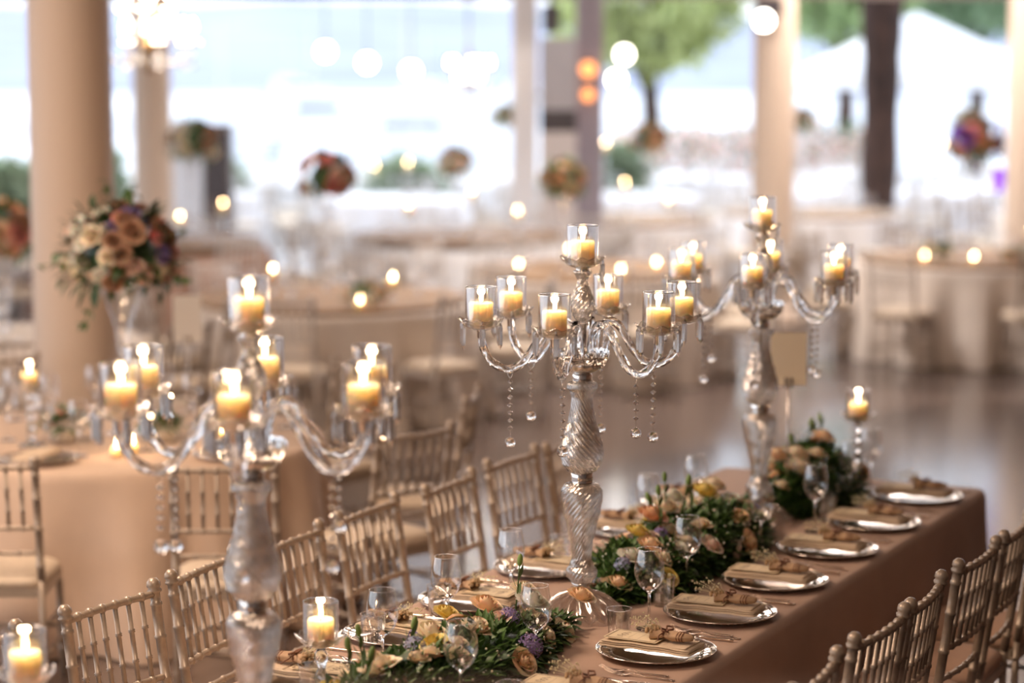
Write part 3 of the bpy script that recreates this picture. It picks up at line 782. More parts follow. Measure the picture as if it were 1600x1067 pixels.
def favor():
    random.seed(3)
    t = thing('dried_flower_favor', '', 'flower favor')
    f = lambda r, z, a, i: (r*(1+.08*math.sin(5*a+i)), z)
    mx = Matrix.Translation((.075, 0, .017)) @ Matrix.Rotation(R(-90), 4, 'Y') @ Matrix.Scale(.62, 4, (1, 0, 0))
    M().lathe([(1e-4, -.005), (.013, 0), (.019, .03), (.022, .06), (.016, .08), (.022, .10), (.030, .118)], 22, mx, f).obj('paper_cone', KRAFT, t)
    m = M()
    for z in (.022, .03, .038, .078, .082): m.lathe([(.0195 if z < .05 else .0165, z), (.0225 if z < .05 else .0185, z+.0015), (.0195 if z < .05 else .0165, z+.003)], 20, mx)
    m.obj('twine', TWINE, t)
    m = M()
    for s in (-1, 1): m.tube([(-.004, 0, .03), (-.012, s*.016, .037), (-.002, s*.03, .034), (.008, s*.016, .03), (-.004, 0, .03)], .0028, 5)
    m.tube([(-.004, 0, .03), (.0, .03, .02), (.01, .052, .012)], .002, 5).tube([(-.004, 0, .03), (-.012, -.03, .02), (-.004, -.05, .012)], .002, 5).obj('ribbon_bow', TWINE, t)
    m = M()
    for k in range(40):
        d = rnd_dir(); m.ball((-.045+d.x*.018, d.y*.026, .022+abs(d.z)*.014), random.uniform(.003, .007), 6, 4)
    o = m.obj('dried_blossoms', DRY, t); o['kind'] = 'stuff'
    m = M()
    for k in range(46):
        x = random.uniform(-.125, -.03); y = random.gauss(0, .016); z = .03+random.random()*.04*(1-abs(x+.075)*10 if abs(x+.075) < .1 else 0)
        m.ball((x, y, z), random.uniform(.0018, .003), 5, 4); m.tube([(x, y, z), (-.02, y*.3, .022)], .0003, 3, caps=False)
    o = m.obj('white_sprigs', GYP, t); o['kind'] = 'stuff'; return t
def flat(outline, th, zc):
    n = len(outline); V = [(x, y, zc(x)+th) for x, y in outline]+[(x, y, zc(x)) for x, y in outline]
    F = [tuple(range(n)), tuple(range(2*n-1, n-1, -1))]+[(i, i+n, (i+1) % n+n, (i+1) % n) for i in range(n)]
    return V, F
def strip(m, xs, wf, zc, th=.0018):
    V = []; F = []
    for x in xs:
        w_ = wf(x); z = zc(x); V += [(x, -w_, z), (x, -w_*.6, z+th), (x, w_*.6, z+th), (x, w_, z)]
    for i in range(len(xs)-1):
        for k in range(4): F.append((i*4+k, i*4+(k+1) % 4, (i+1)*4+(k+1) % 4, (i+1)*4+k))
    F += [(3, 2, 1, 0), tuple((len(xs)-1)*4+k for k in range(4))]; m.add(V, F)
def fork():
    t = thing('fork', '', 'fork'); m = M()
    zc = lambda x: .001+.006*math.sin(max(0, min(1, (x+.02)/.06))*PI)+(.0 if x < .05 else .010*((x-.05)/.045)**2)
    strip(m, [-.1+i*.01 for i in range(13)], lambda x: .0032+.0045*max(0, (-x-.03)/.07)**1.3, zc); m.obj('handle', CUT, t)
    m = M(); strip(m, [.02+i*.005 for i in range(7)], lambda x: .003+.0085*min(1, max(0, (x-.02)/.02)), zc); m.obj('head', CUT, t)
    m = M()
    for k in range(4):
        y = -.0095+k*.0063; V = []; F = []; xs = [.05+i*.009 for i in range(6)]
        for i, x in enumerate(xs): w_ = .0019*(1-.12*i); z = zc(x); V += [(x, y-w_, z), (x, y-w_, z+.0016), (x, y+w_, z+.0016), (x, y+w_, z)]
        for i in range(5):
            for j in range(4): F.append((i*4+j, i*4+(j+1) % 4, (i+1)*4+(j+1) % 4, (i+1)*4+j))
        m.add(V, F)
    m.obj('tines', CUT, t); return t
def knife():
    t = thing('table_knife', '', 'knife'); z = lambda x: .003
    m = M(); m.lathe([(1e-4, -.115), (.005, -.112), (.0062, -.1), (.0052, -.06), (.0045, -.03), (.0055, -.015), (.004, -.012)], 12, Matrix.Translation((0, 0, .005)) @ Matrix.Rotation(R(90), 4, 'Y') @ Matrix.Scale(.75, 4, (1, 0, 0))); m.obj('handle', CUT, t)
    m = M(); V = []; F = []; xs = [-.014+i*.012 for i in range(12)]
    for i, x in enumerate(xs):
        w_ = .009*min(1, (i+1)/3)*(1 if i < 9 else [.9, .65, .15][i-9]); V += [(x, -.004, .0055), (x, -.004, .0035), (x, -.004+w_*1.6, .0042)]
    for i in range(len(xs)-1):
        for k in range(3): F.append((i*3+k, i*3+(k+1) % 3, (i+1)*3+(k+1) % 3, (i+1)*3+k))
    m.add(V, F).obj('blade', CUT, t); return t
CHG, NAP, MEN, FAV, FRK, KNF = Kind(charger), Kind(napkin), Kind(menu_card), Kind(favor), Kind(fork), Kind(knife)
random.seed(21)
ZT = .7515
def setting(u, side, where, full=True, rk=0):
    s = 1 if side == 'right' else -1                       # right side guests sit at larger n
    n = -2.385 if s > 0 else -3.105
    # local x axis points from the table centre out to the guest
    rz = math.atan2(-UX*s, UY*s)
    def P(a, b, z): return T(u+b, n+s*a, z)                # a: towards guest, b: along table
    CHG(P(0, 0, ZT), rz, 'silver charger plate '+where, 'charger plates on the long table')
    NAP(P(-.012, 0, ZT+.0185), rz+R(rk), 'folded cream napkin '+where, 'folded napkins')
    MEN(P(-.058, 0, ZT+.0432), rz+R(rk), 'cream menu card '+where, 'menu cards')
    FAV(P(.035, .0, ZT+.0415), rz+R(rk-4), 'dried flower bundle '+where, 'dried flower bundles')
    d = -s
    for j, q in enumerate((.205, .235)):
        FRK(P(.02+.03*j, d*q, ZT), rz+PI+R(random.uniform(-6, 6)), ('inner ' if j == 0 else 'outer ')+'dinner fork '+where, 'forks on the long table')
    KNF(P(.03, -d*.215, ZT), rz+R(random.uniform(-3, 3))+(PI if True else 0), 'table knife '+where, 'knives on the long table')
rw = ['at the right side place nearest the camera', 'at the second right side place from the camera', 'at the third right side place from the camera', 'at the fourth right side place from the camera', 'at the fifth right side place from the camera', 'at the far corner right side place']
for i, u in enumerate((5.72, 6.206, 6.675, 7.19, 7.68, 8.23)): setting(u, 'right', rw[i], rk=[-2, 3, 0, 2, -3, 0][i])
setting(5.20, 'right', 'at the right side place just below the frame')
lw = ['at the left side place beside the low candlestick', 'at the left side place behind the cream roses', 'at the left side place left of the middle pillar foot', 'at the left side place behind the middle pillar', 'at the left side place behind the second garland', 'at the far left side place']
for i, u in enumerate((5.06, 5.58, 6.02, 6.52, 7.20, 7.72)): setting(u, 'left', lw[i], rk=[2, -3, 2, 0, 1, 2][i])
wg = [((5.971, -2.512), 'in sharp focus right of the middle candelabra foot'), ((6.45, -2.587), 'second from the middle candelabra along the garland'), ((7.062, -2.573), 'in front of the far candelabra foot'), ((7.485, -2.53), 'right of the far candelabra foot'),
      ((8.014, -2.575), 'before the far end candlestick'), ((8.33, -2.597), 'beside the far end candlestick'), ((5.414, -2.605), 'at bottom centre in front of the roses'), ((4.971, -2.599), 'at the bottom, left of centre before the garland'),
      ((5.187, -2.946), 'right of the low candlestick'), ((5.623, -2.986), 'behind the yellow rosebud'), ((6.037, -2.988), 'left of the middle pillar, at the table edge'), ((7.059, -2.976), 'upper left behind the second garland'), ((7.482, -2.971), 'furthest on the left side of the table')]
for (u, n), d in wg: WG(T(u, n, ZT), 0, 'empty stemmed wine glass '+d, 'wine glasses on the long table')
tu = [((5.822, -2.541), 'beside the middle candelabra foot'), ((6.252, -2.585), 'against the second garland'), ((4.99, -2.47), 'at the bottom centre edge'), ((5.46, -3.13), 'left, behind the purple blooms'), ((4.92, -3.0), 'at the bottom left of the garland'), ((6.645, -3.11), 'behind the middle pillar'), ((6.86, -2.60), 'before the far garland gap'), ((7.70, -2.56), 'near the far garland'), ((5.85, -3.13), 'left of the tall green bud')]
for (u, n), d in tu: TU(T(u, n, ZT), 0, 'clear glass tumbler '+d, 'tumblers on the long table')

# ------------------------------------------------------------------ flowers
def rose_mesh(seed, mat, op=1.0):
    random.seed(seed); m = M()
    m.ball((0, 0, .018), .007, 8, 6, 1.6)
    rings = [(3, .006, .034, .0), (4, .0105, .033, .1), (5, .0155, .030, .5*op), (6, .020, .026, 1.1*op), (6, .0245, .020, 1.9*op)]
    for ri, (n, r0, H, lean) in enumerate(rings):
        for k in range(n):
            a0 = 2*PI*(k+.5*(ri % 2))/n+random.uniform(-.2, .2); span = 2*PI/n*1.45; V = []; F = []
            for i in range(5):
                s = i/4; w_ = span*(.5+.5*math.sin(PI*min(s, .85)*.75)); rr = r0*(.35+.8*math.sin(PI*(.08+s*.6)))+lean*.008*s**3; z = H*s-(.003*lean*s**3)
                for j in range(5):
                    q = j/4*2-1; b = a0+q*w_/2; f = 1-.05*q; V.append((rr*f*math.cos(b), rr*f*math.sin(b), z*(1-.14*q*q*s)+random.uniform(-.0008, .0008)))
            for i in range(4):
                for j in range(4): F.append((i*5+j, i*5+j+1, (i+1)*5+j+1, (i+1)*5+j))
            m.add(V, F)
    return m.mesh('rose', mat)
ROSES = {c: [rose_mesh(i+j*7, PET[c], 1+.3*j) for j in range(2)] for i, c in enumerate(PET)}
def cluster_mesh(seed, mat):
    random.seed(seed); m = M()
    for k in range(60):
        d = rnd_dir(-.2); p = d*.028; mx = Matrix.Translation((p.x, p.y, p.z+.01)) @ d.to_track_quat('Z', 'Y').to_matrix().to_4x4()
        for j in range(4):
            a = j*PI/2+k; m.add([(0, 0, 0), (.006*math.cos(a-.4), .006*math.sin(a-.4), .001), (.0085*math.cos(a), .0085*math.sin(a), .002), (.006*math.cos(a+.4), .006*math.sin(a+.4), .001)], [(0, 1, 2, 3)], mx)
    return m.mesh('hydrangea', mat)
HYD = {c: cluster_mesh(3, PET[c]) for c in ('blue', 'purple', 'violet')}
LM = {'dark': [M().add(*leafgeo(.058, .030)).mesh('leaf', LEAF['dark']), M().add(*leafgeo(.06, .03, curl=.4)).mesh('leaf', LEAF['dark'])],
      'mid': [M().add(*leafgeo(.055, .028)).mesh('leaf', LEAF['mid'])], 'euc': [M().add(*leafgeo(.045, .036, rnd=True)).mesh('leaf', LEAF['euc'])], 'lite': [M().add(*leafgeo(.055, .022)).mesh('leaf', LEAF['lite'])]}
def bud_sprig(h):
    m = M(); m.tube([(0, 0, 0), (.004, 0, h*.5), (.012, .004, h)], .0022, 6)
    for k in range(3): m.add(*leafgeo(.05, .014, 4, -.3), Matrix.Translation((.003, .001, h*(.3+.2*k))) @ Vector((math.cos(k*2.1), math.sin(k*2.1), 1.3)).to_track_quat('Y', 'Z').to_matrix().to_4x4())
    m2 = M(); m2.ball((.013, .004, h+.014), .0085, 8, 6, 2.2)
    return m, m2
def garland(name, label, u0, u1, seed, nr, nleaf, nstuff, W, Hh, palette, z=ZT, sprigs=2, skip=None):
    random.seed(seed); L = u1-u0; c = T((u0+u1)/2, ax); t = thing(name, label, 'garland', (c[0], c[1], z), TH)
    def prof(x): return max(.3, (1-abs(2*x/L)**4))*(.9+.35*noise.noise((x*3, seed, 0)))
    def surf(x, a): q = prof(x); return Vector((x, W*q*math.cos(a), Hh*q*math.sin(a)))
    M().lathe([(1e-4, -L/2+.03)]+[(W*.66*max(.3, (1-abs(2*s)**3)), s*L*.94) for s in [-.45+i*.1 for i in range(10)]]+[(1e-4, L/2-.03)], 14, Matrix.Translation((0, 0, .004)) @ Matrix.Scale(Hh/W*.9, 4, (0, 0, 1)) @ Matrix.Rotation(R(90), 4, 'Y')).obj('moss_core', LEAF['dark'], t)
    for v in t.children: v.data.vertices.foreach_set('co', [k for q in v.data.vertices for k in (q.co.x, q.co.y, max(q.co.z, .001))])
    lk = ['dark', 'dark', 'mid', 'mid', 'euc', 'lite']
    def place(p, out, lift=.3):
        d = (out+rnd_dir()*.55+Vector((0, 0, lift*.3))).normalized(); q = d.to_track_quat('Y', 'Z').to_euler()
        return q
    for k in range(nleaf):
        x = random.uniform(-L/2, L/2); a = random.choice([random.uniform(0, PI), random.uniform(0, .5), random.uniform(PI-.5, PI)]); p = surf(x, a)*1.0; out = Vector((random.uniform(-.5, .5), math.cos(a), math.sin(a)+.1))
        p = Vector((x, p.y*.85, p.z*.85+.006)); q = place(p, out)
        put('leaf', random.choice(LM[random.choice(lk)]), t, p, q, random.uniform(.75, 1.25))
    m = M(); lf = leafgeo(.04, .02, 2)
    for k in range(nstuff):
        x = random.uniform(-L/2, L/2); a = random.uniform(0, PI); p = surf(x, a)*random.uniform(.75, 1.02); p.x = x; p.z = max(p.z, .006)
        out = Vector((random.uniform(-.5, .5), math.cos(a), abs(math.sin(a))+.05))
        m.add(*lf, Matrix.Translation(p) @ (out+rnd_dir()*.6).normalized().to_track_quat('Y', 'Z').to_matrix().to_4x4())
    for i, v in enumerate(m.v):
        if v[2] < .002: m.v[i] = (v[0], v[1], .002)
    o = m.obj('filler_foliage', LEAF['mid'], t, False); o['kind'] = 'stuff'
    for k in range(nr):
        x = -L/2+L*(k+.5)/nr+random.uniform(-.03, .03); a = random.uniform(.55, PI-.3); p = surf(x, a); p.x = x
        out = Vector((random.uniform(-.4, .4), math.cos(a), math.sin(a)*1.3)).normalized(); cn = random.choice(palette)
        q = (out+rnd_dir()*.25).normalized().to_track_quat('Z', 'Y').to_euler()
        if cn in ('blue', 'purple') : put('hydrangea', HYD[cn], t, p*1.04, q, random.uniform(.9, 1.3)).location.x = x
        else: put('rose', random.choice(ROSES[cn]), t, p*1.05, q, random.uniform(.72, 1.1)).location.x = x
    m = M()
    for k in range(int(L*140)):
        x = random.uniform(-L/2, L/2); a = random.uniform(.2, PI-.2); p = surf(x, a)*random.uniform(1.05, 1.3); m.ball((x, p.y, p.z), .0035, 5, 4)
    o = m.obj('small_white_buds', PET['white'], t); o['kind'] = 'stuff'
    for k in range(sprigs):
        x = random.uniform(-L*.4, L*.4); h_ = random.uniform(.07, .15); a, b = bud_sprig(h_); sx = random.uniform(-.02, .05)
        s = a.obj('bud_stem', STEMM, t); s.location = (x, sx, Hh*.8); s.rotation_euler = (random.uniform(-.4, .4), random.uniform(-.4, .4), 0)
        b.obj('bud', LEAF['lite'], s)
    return t
PL = ['cream', 'cream', 'peach', 'yellow', 'blush', 'white', 'cream', 'blue', 'purple', 'peach']
g1 = garland('flower_garland', 'rose and leaf garland left of the middle candelabra foot, nearest the camera', 4.40, 5.86, 4, 34, 240, 2600, .165, .125, PL, sprigs=5)
g2 = garland('flower_garland', 'dense green rose garland between the middle and far candelabras', 6.15, 7.42, 9, 36, 280, 3400, .20, .165, PL+['cream', 'white'], sprigs=5)
g3 = garland('flower_garland', 'rose and leaf garland beyond the far candelabra', 7.60, 8.38, 15, 20, 200, 2400, .19, .20, ['cream', 'peach', 'blush', 'white', 'cream', 'peach'], sprigs=4)
def rose_at(g, px_u, n, z, col, sc=1.2, out=(0, -.3, .8)):
    gm = Matrix.Translation(g.location) @ Matrix.Rotation(TH, 4, 'Z'); p = gm.inverted() @ Vector(T(px_u, n, z))
    return put('rose', ROSES[col][0], g, p, Vector(out).normalized().to_track_quat('Z', 'Y').to_euler(), sc)
for (u, n, z, c, s) in [(5.50, -2.80, .875, 'peach', 1.25), (5.42, -2.88, .865, 'yellow', 1.0), (5.33, -2.74, .86, 'cream', 1.2), (5.22, -2.82, .86, 'cream', 1.3), (5.12, -2.70, .84, 'cream', 1.2), (4.98, -2.86, .84, 'cream', 1.1), (5.62, -2.72, .87, 'white', 1.3), (5.70, -2.78, .88, 'cream', 1.1),
        (5.82, -2.66, .85, 'peach', 1.1), (4.88, -2.74, .82, 'peach', 1.2), (4.76, -2.84, .82, 'yellow', 1.1)]: rose_at(g1, u, n, z+.004, c, s)
for (u, n, z, c, s) in [(6.22, -2.72, .82, 'peach', 1.1), (6.42, -2.70, .90, 'peach', 1.2), (6.46, -2.76, .93, 'yellow', 1.1), (6.62, -2.78, .95, 'orange', 1.35), (6.78, -2.80, .95, 'cream', 1.2), (6.95, -2.85, .95, 'white', 1.2), (7.02, -2.76, .96, 'yellow', 1.3), (7.2, -2.8, .95, 'cream', 1.2)]: rose_at(g2, u, n, z-.02, c, s)
for (u, n, z, c, s) in [(7.72, -2.76, .99, 'peach', 1.2), (8.12, -2.72, 1.0, 'peach', 1.2), (7.9, -2.75, .97, 'cream', 1.2), (7.8, -2.7, .93, 'cream', 1.3), (7.98, -2.68, .91, 'blush', 1.2)]: rose_at(g3, u, n, z-.035, c, s)

def arrangement(x, y, z, r, seed, palette, label, vase=True, detail=1.0, zt=.75, lamp=False, squash=.85):
    random.seed(seed); t = thing('flower_arrangement', 'arrangement '+label if False else label, 'flowers', (x, y, z))
    m = M().ball((0, 0, 0), r*.62, 16, 8, squash); m.obj('foam_core', LEAF['dark'], t)
    nb = int((24 if detail < 1 else 78)); s0 = r/.20
    for k in range(nb):
        d = rnd_dir(-.55); q = r*random.uniform(.78, 1.0); p = Vector((d.x*q, d.y*q, d.z*q*squash)); c = random.choice(palette)
        if seed == 1: c = random.choice(['cream', 'white', 'white', 'cream', 'blush'] if d.x < -.05 else ['brown', 'brown', 'brown', 'purple', 'purple', 'coral'] if d.z > -.1 else ['coral', 'blush', 'cream', 'brown'])
        me = HYD[c] if c in HYD and random.random() < .8 else random.choice(ROSES[c])
        put('rose' if me.name.startswith('rose') else 'hydrangea', me, t, p, d.to_track_quat('Z', 'Y').to_euler(), (1.1+.5*random.random())*(.84 if detail >= 1 else max(.9, s0*1.25)))
    m = M(); lf = leafgeo(.07*max(1, s0*.8), .034*max(1, s0*.8), 3)
    for k in range(int((300 if detail >= 1 else 330)*detail)):
        d = rnd_dir(-.8); q = r*random.uniform(.6, 1.1); m.add(*lf, Matrix.Translation((d.x*q, d.y*q, d.z*q*squash)) @ (d+rnd_dir()*.6).normalized().to_track_quat('Y', 'Z').to_matrix().to_4x4())
    o = m.obj('filler_foliage', LEAF['dark' if detail >= 1 else 'mid'], t, False); o['kind'] = 'stuff'
    if detail >= 1:
        for k in range(14):
            d = rnd_dir(-.6); put('leaf', random.choice(LM[random.choice(['dark', 'mid', 'euc'])]), t, (d.x*r*1.05, d.y*r*1.05, d.z*r*squash*1.05), (d+rnd_dir()*.4).normalized().to_track_quat('Y', 'Z').to_euler(), 1.5)
        for (dx, dz) in [(-1.45, -.2), (.35, 1.25), (1.3, -.45), (-.2, 1.3), (-.75, -1.35), (1.15, .4)]:
            s = M().tube([(dx*r*.4, -.05, dz*r*.4), (dx*r*.8, -.06, dz*r*.85), (dx*r, -.05, dz*r)], .002, 5)
            for j in range(5): s.add(*leafgeo(.05, .03, 3), Matrix.Translation((dx*r*(.7+.07*j), -.055, dz*r*(.72+.07*j))) @ rnd_dir().to_track_quat('Y', 'Z').to_matrix().to_4x4())
            s.obj('trailing_sprig', LEAF['mid'], t, False)
    if vase:
        hv = z-r*squash*.72-zt-.003
        v = thing('tall_vase', 'tall glass vase under the '+label, 'vase', (x, y, zt+.002), 0, 'tall glass vases')
        M().lathe([(1e-4, .001), (.085, .001), (.085, .006), (.03, .012), (.014, .03), (.013, hv*.3), (.02, hv*.55), (.035, hv*.75), (.075, hv*.93), (.095, hv)], 28).obj('vase_wall', GOBLET, v)
        m = M()
        for k in range(3): m.ball((0, 0, hv*(.18+.2*k)), .022, 10, 6)
        m.obj('crystal_knobs', CRYSTAL, v)['kind'] = 'stuff'
        m = M(); rim(m, .095, hv, .003); m.obj('rim', RIMG, v)
    return t
MX = ['cream', 'brown', 'coral', 'orange', 'blush', 'brown', 'purple', 'brown']
# ------------------------------------------------------------------ round tables, their chairs and what stands on them
CLM = {}
DIR8 = ['right side', 'back right', 'back', 'back left', 'left side', 'front left', 'front', 'front right']
HOUR = ['three', 'two', 'one', 'twelve', 'eleven', 'ten', 'nine', 'eight', 'seven', 'six', 'five', 'four']
SHORT = {}
def rtable(cx, cy, r, mat, label, short, nch, paint, phase=0, ngl=10, seed=0):
    RT((cx, cy, 0), phase, 'round table beneath the cloth, '+short, 'round tables', r/.9)
    key = (mat.name, seed % 3)
    if key not in CLM: CLM[key] = round_cloth(.9, mat, seed % 3).mesh('round_tablecloth', mat)
    o = put('round_tablecloth', CLM[key], None, (cx, cy, 0), (0, 0, phase), (r/.9, r/.9, 1)); tag(o, label, 'tablecloth', 'round tablecloths')
    K = {'full': CH, 'w': CHW, 'f': CHF}[paint]; used = set()
    for k in range(nch):
        a = phase+2*PI*k/nch; d = r+.30; i = int(round(a/(PI/4))) % 8; tries = 0
        while i in used and tries < 8: i = (i+1) % 8; tries += 1
        used.add(i)
        K((cx+d*math.cos(a), cy+d*math.sin(a), 0), a+PI/2, 'slatted chair at the %s of the %s' % (DIR8[i], short), 'chairs of the '+short)
    random.seed(seed+50)
    for k in range(ngl):
        a = 2*PI*(k+.3)/ngl; q = r*random.uniform(.5, .72)
        SG((cx+q*math.cos(a), cy+q*math.sin(a), .7515), 0, 'wine glass at the %s o\'clock side of the %s' % (HOUR[int(round(a/(PI/6))) % 12], short), 'wine glasses of the '+short)
# near left round table
tx, ty = -1.72, 9.87
rtable(tx, ty, .90, BEIGE, 'beige draped round table at left, nearest the camera', 'beige table at left', 0, 'full', 0, 0, 0)
for (x, y, f, l) in [(-1.93, 8.55, 0, 'slatted chair with cream cushion at the left frame edge, its back to the camera'), (-1.06, 8.50, 3, 'slatted chair with cream cushion behind the near candelabra, its back to the camera'),
        (-.55, 9.20, 42, 'slatted chair at the right of the beige round table, turned to it'), (-.42, 10.05, 82, 'slatted chair seen side on at the right of the beige round table'), (-.88, 10.85, 140, 'pale slatted chair beyond the beige round table at its right'), (-2.42, 11.02, 205, 'slatted chair beyond the beige round table before the thick column')]:
    CH((x, y, 0), R(f), l, 'chairs around the near round table')
gl = [(-2.30, 9.55), (-2.16, 9.75), (-2.38, 9.95), (-2.05, 10.1), (-1.95, 9.5), (-1.52, 9.48), (-1.42, 10.12), (-1.15, 9.85), (-1.05, 9.55), (-1.28, 10.35), (-1.9, 10.4), (-1.6, 10.5), (-2.25, 10.3), (-1.0, 10.1), (-1.78, 9.35)]
for i, (x, y) in enumerate(gl): WG((x, y, ZT), 0, 'wine glass at the %s o\'clock side of the beige table, %s' % (HOUR[int(round(math.atan2(y-ty, x-tx)/(PI/6))) % 12], 'outer' if math.hypot(x-tx, y-ty) > .5 else 'inner'), 'wine glasses on the near round table')
arrangement(-1.69, 9.93, 1.54, .245, 1, MX, 'cream, coral and brown bouquet before the thick column', True, 1.0)
candlestick(-2.03, 9.6, ZT, .25, 'at the left edge on the beige round table')
for (x, y, l) in [(-1.62, 9.32, 'low votive candle glowing on the beige round table'), (-1.57, 9.40, 'second low votive candle on the beige round table'), (-1.24, 9.75, 'small lit candle on the beige round table right of the near candelabra arm')]:
    VOTIVE((x, y, ZT+(.001 if l[0] != 's' else .001)), 0, l, 'votive candles'); flame_light((x, y, ZT+.065), .35)
candlestick(-1.245, 9.93, ZT, .16, 'behind the left arm of the near candelabra')
CHG((-1.93, 9.22, ZT), 1.5, 'silver charger plate on the beige round table facing the left chair', 'chargers on the near round table'); NAP((-1.93, 9.22, ZT+.0185), 1.4, 'folded napkin on the charger of the beige round table, left chair', 'napkins on the near round table')
CHG((-1.15, 9.35, ZT), 1.1, 'silver charger plate on the beige round table facing the chair behind the candelabra', 'chargers on the near round table'); NAP((-1.15, 9.35, ZT+.0185), 2.0, 'folded napkin on the charger by the chair behind the near candelabra', 'napkins on the near round table')
random.seed(8)
def low_posy(x, y, r, label, pal, z=ZT, n=8):
    t = thing('low_posy', label, 'flowers', (x, y, z))
    M().lathe([(1e-4, 0), (r*.5, 0), (r*.6, r*.6), (r*.5, r*.62), (1e-4, r*.5)], 16).obj('bowl', IVORY, t)
    m = M(); lf = leafgeo(.05, .022, 2)
    for k in range(160):
        d = rnd_dir(0); q = r*random.uniform(.5, 1.1); m.add(*lf, Matrix.Translation((d.x*q, d.y*q, r*.6+d.z*q*.6)) @ (d+rnd_dir()*.6).normalized().to_track_quat('Y', 'Z').to_matrix().to_4x4())
    o = m.obj('foliage', LEAF['mid'], t, False); o['kind'] = 'stuff'
    for k in range(n):
        d = rnd_dir(.1); put('rose', random.choice(ROSES[random.choice(pal)]), t, (d.x*r*.8, d.y*r*.8, r*.6+d.z*r*.55), d.to_track_quat('Z', 'Y').to_euler(), 1.0)
low_posy(-1.92, 9.72, .10, 'low green posy in a small bowl at left on the beige round table', ['white', 'blush'], n=3)
low_posy(-1.50, 9.75, .09, 'low dark green posy right of the tall vase', ['cream'], n=3)
low_posy(-2.28, 9.35, .08, 'low green posy at the left frame edge', ['white', 'peach'], n=4)
def table_card(x, y, z0, zc, label, mat=CARD, rz=0, w_=.13, h_=.19):
    t = thing('table_card_stand', label, 'card stand', (x, y, z0), rz)
    M().lathe([(1e-4, 0), (.04, 0), (.038, .006), (.006, .012), (.0045, .03)], 20).tube([(0, 0, .01), (0, 0, zc-h_/2-z0+.03)], .004, 8).obj('stand', SATIN, t)
    z = zc-z0; M().box((-.012, 0, z-h_/2+.01), (.006, .012, .04)).box((.012, 0, z-h_/2+.01), (.006, .012, .04)).obj('clip', SILVER, t, False)
    M().box((0, .004, z), (w_, .0025, h_)).obj('card', mat, t, False)
q = T(7.80, -2.76)
table_card(.985, 8.13, ZT, 1.315, 'cream number card on a metal stand behind the far candelabra', STANDCARD, .05)
table_card(-1.49, 10.5, ZT, 1.19, 'white number card on a stand behind the near candelabra', STANDWHITE, 0, .13, .22)
# further tables in the hall: (x, y, r, cloth, label, arrangement label, ...)
TB = [(-3.05, 13.3, .9, IVORY, 'ivory table at the left frame edge', 8, 'f'), (-1.22, 15.4, .95, IVORY, 'ivory table behind the middle left chairs', 8, 'w'), (.62, 17.4, .95, IVORY, 'ivory table left of the middle candelabra', 8, 'w'),
      (-3.1, 19.8, 1.0, BROWNC, 'brown table behind the near candelabra', 8, 'w'), (-.45, 20.4, 1.0, WHITEC, 'white table under the small chandelier', 8, 'w'), (1.1, 23.0, .95, WHITEC, 'white table left of the tan column', 8, 'w'),
      (3.72, 18.5, .95, IVORY, 'ivory table across the dance floor', 8, 'f'), (6.0, 24.4, .9, IVORY, 'ivory table at the right frame edge', 8, 'f'), (-5.4, 20.6, .95, WHITEC, 'white table at far left', 8, 'w'), (3.1, 24.0, .95, WHITEC, 'white table between column and trunk', 8, 'w')]
for i, (x, y, r, mt, l, nc, pt) in enumerate(TB):
    rtable(x, y, r, mt, l.replace(' table', ' draped round table'), l, nc, pt, .3+i*.37, 9, i+1)
TT = [(-3.9, 27.7), (-1.4, 27.0), (1.3, 27.4), (5.6, 28.6), (-2.8, 30.6), (-.1, 30.6), (2.4, 32), (5.0, 33.0), (7.6, 32.0), (-5.6, 31.5), (3.6, 28.6)]
td = ['left of the column speaker', 'behind the coral bouquet', 'left of the tan column', 'right of the tree trunk', 'far behind the coral bouquet', 'behind the white post', 'by the pink hedge', 'left below the parasol', 'right below the parasol', 'furthest left', 'beside the tree trunk']
for i, (x, y) in enumerate(TT):
    l = 'terrace table '+td[i]; rtable(x, y, .9, WHITEC, 'white draped '+l, l, 7, 'w', i*.5, 5, 20+i)
AR = [(-2.92, 13.25, 1.37, .19, 2, ['orange', 'brown', 'coral', 'peach', 'brown'], 'orange and brown bouquet at the left frame edge'), (-1.24, 15.4, 1.59, .175, 3, ['coral', 'brown', 'blush', 'brown', 'orange', 'purple'], 'coral and brown bouquet left of the middle candelabra'),
      (.38, 17.3, 1.47, .155, 4, ['brown', 'violet', 'orange', 'brown', 'peach'], 'brown and purple bouquet just above the middle candelabra top candle'), (-2.75, 19.8, 1.66, .21, 5, ['white', 'white', 'brown', 'cream'], 'pale bouquet before the dark column speaker'),
      (1.35, 22.9, 1.58, .165, 6, ['brown', 'orange', 'brown'], 'small brown bouquet left of the tan column'), (3.72, 18.5, 1.70, .20, 7, ['orange', 'brown', 'coral', 'violet', 'brown'], 'orange and brown bouquet with purple tips at right'),
      (5.4, 24.4, 1.36, .17, 8, ['violet', 'brown', 'cream'], 'violet and brown bouquet at the right frame edge'), (-.50, 20.4, 1.45, .14, 12, ['white', 'cream', 'blush'], 'small pale bouquet under the globe lamps')]
for (x, y, z, r, s, pal, l) in AR: arrangement(x, y, z, r, s, pal, l, True, .5)
for i, (x, y, l) in enumerate([(-.1, 30.6, 'small brown bouquet behind the white square post'), (3.6, 28.6, 'green and brown bouquet between column and trunk'), (5.6, 28.6, 'small bouquet on a terrace table right of the trunk')]): arrangement(x, y, 1.6, .17, 30+i, ['brown', 'cream', 'peach'], l, True, .5)
low_posy(-.95, 14.9, .14, 'low green and orange posy on the ivory table behind the left chairs', ['orange', 'cream'])
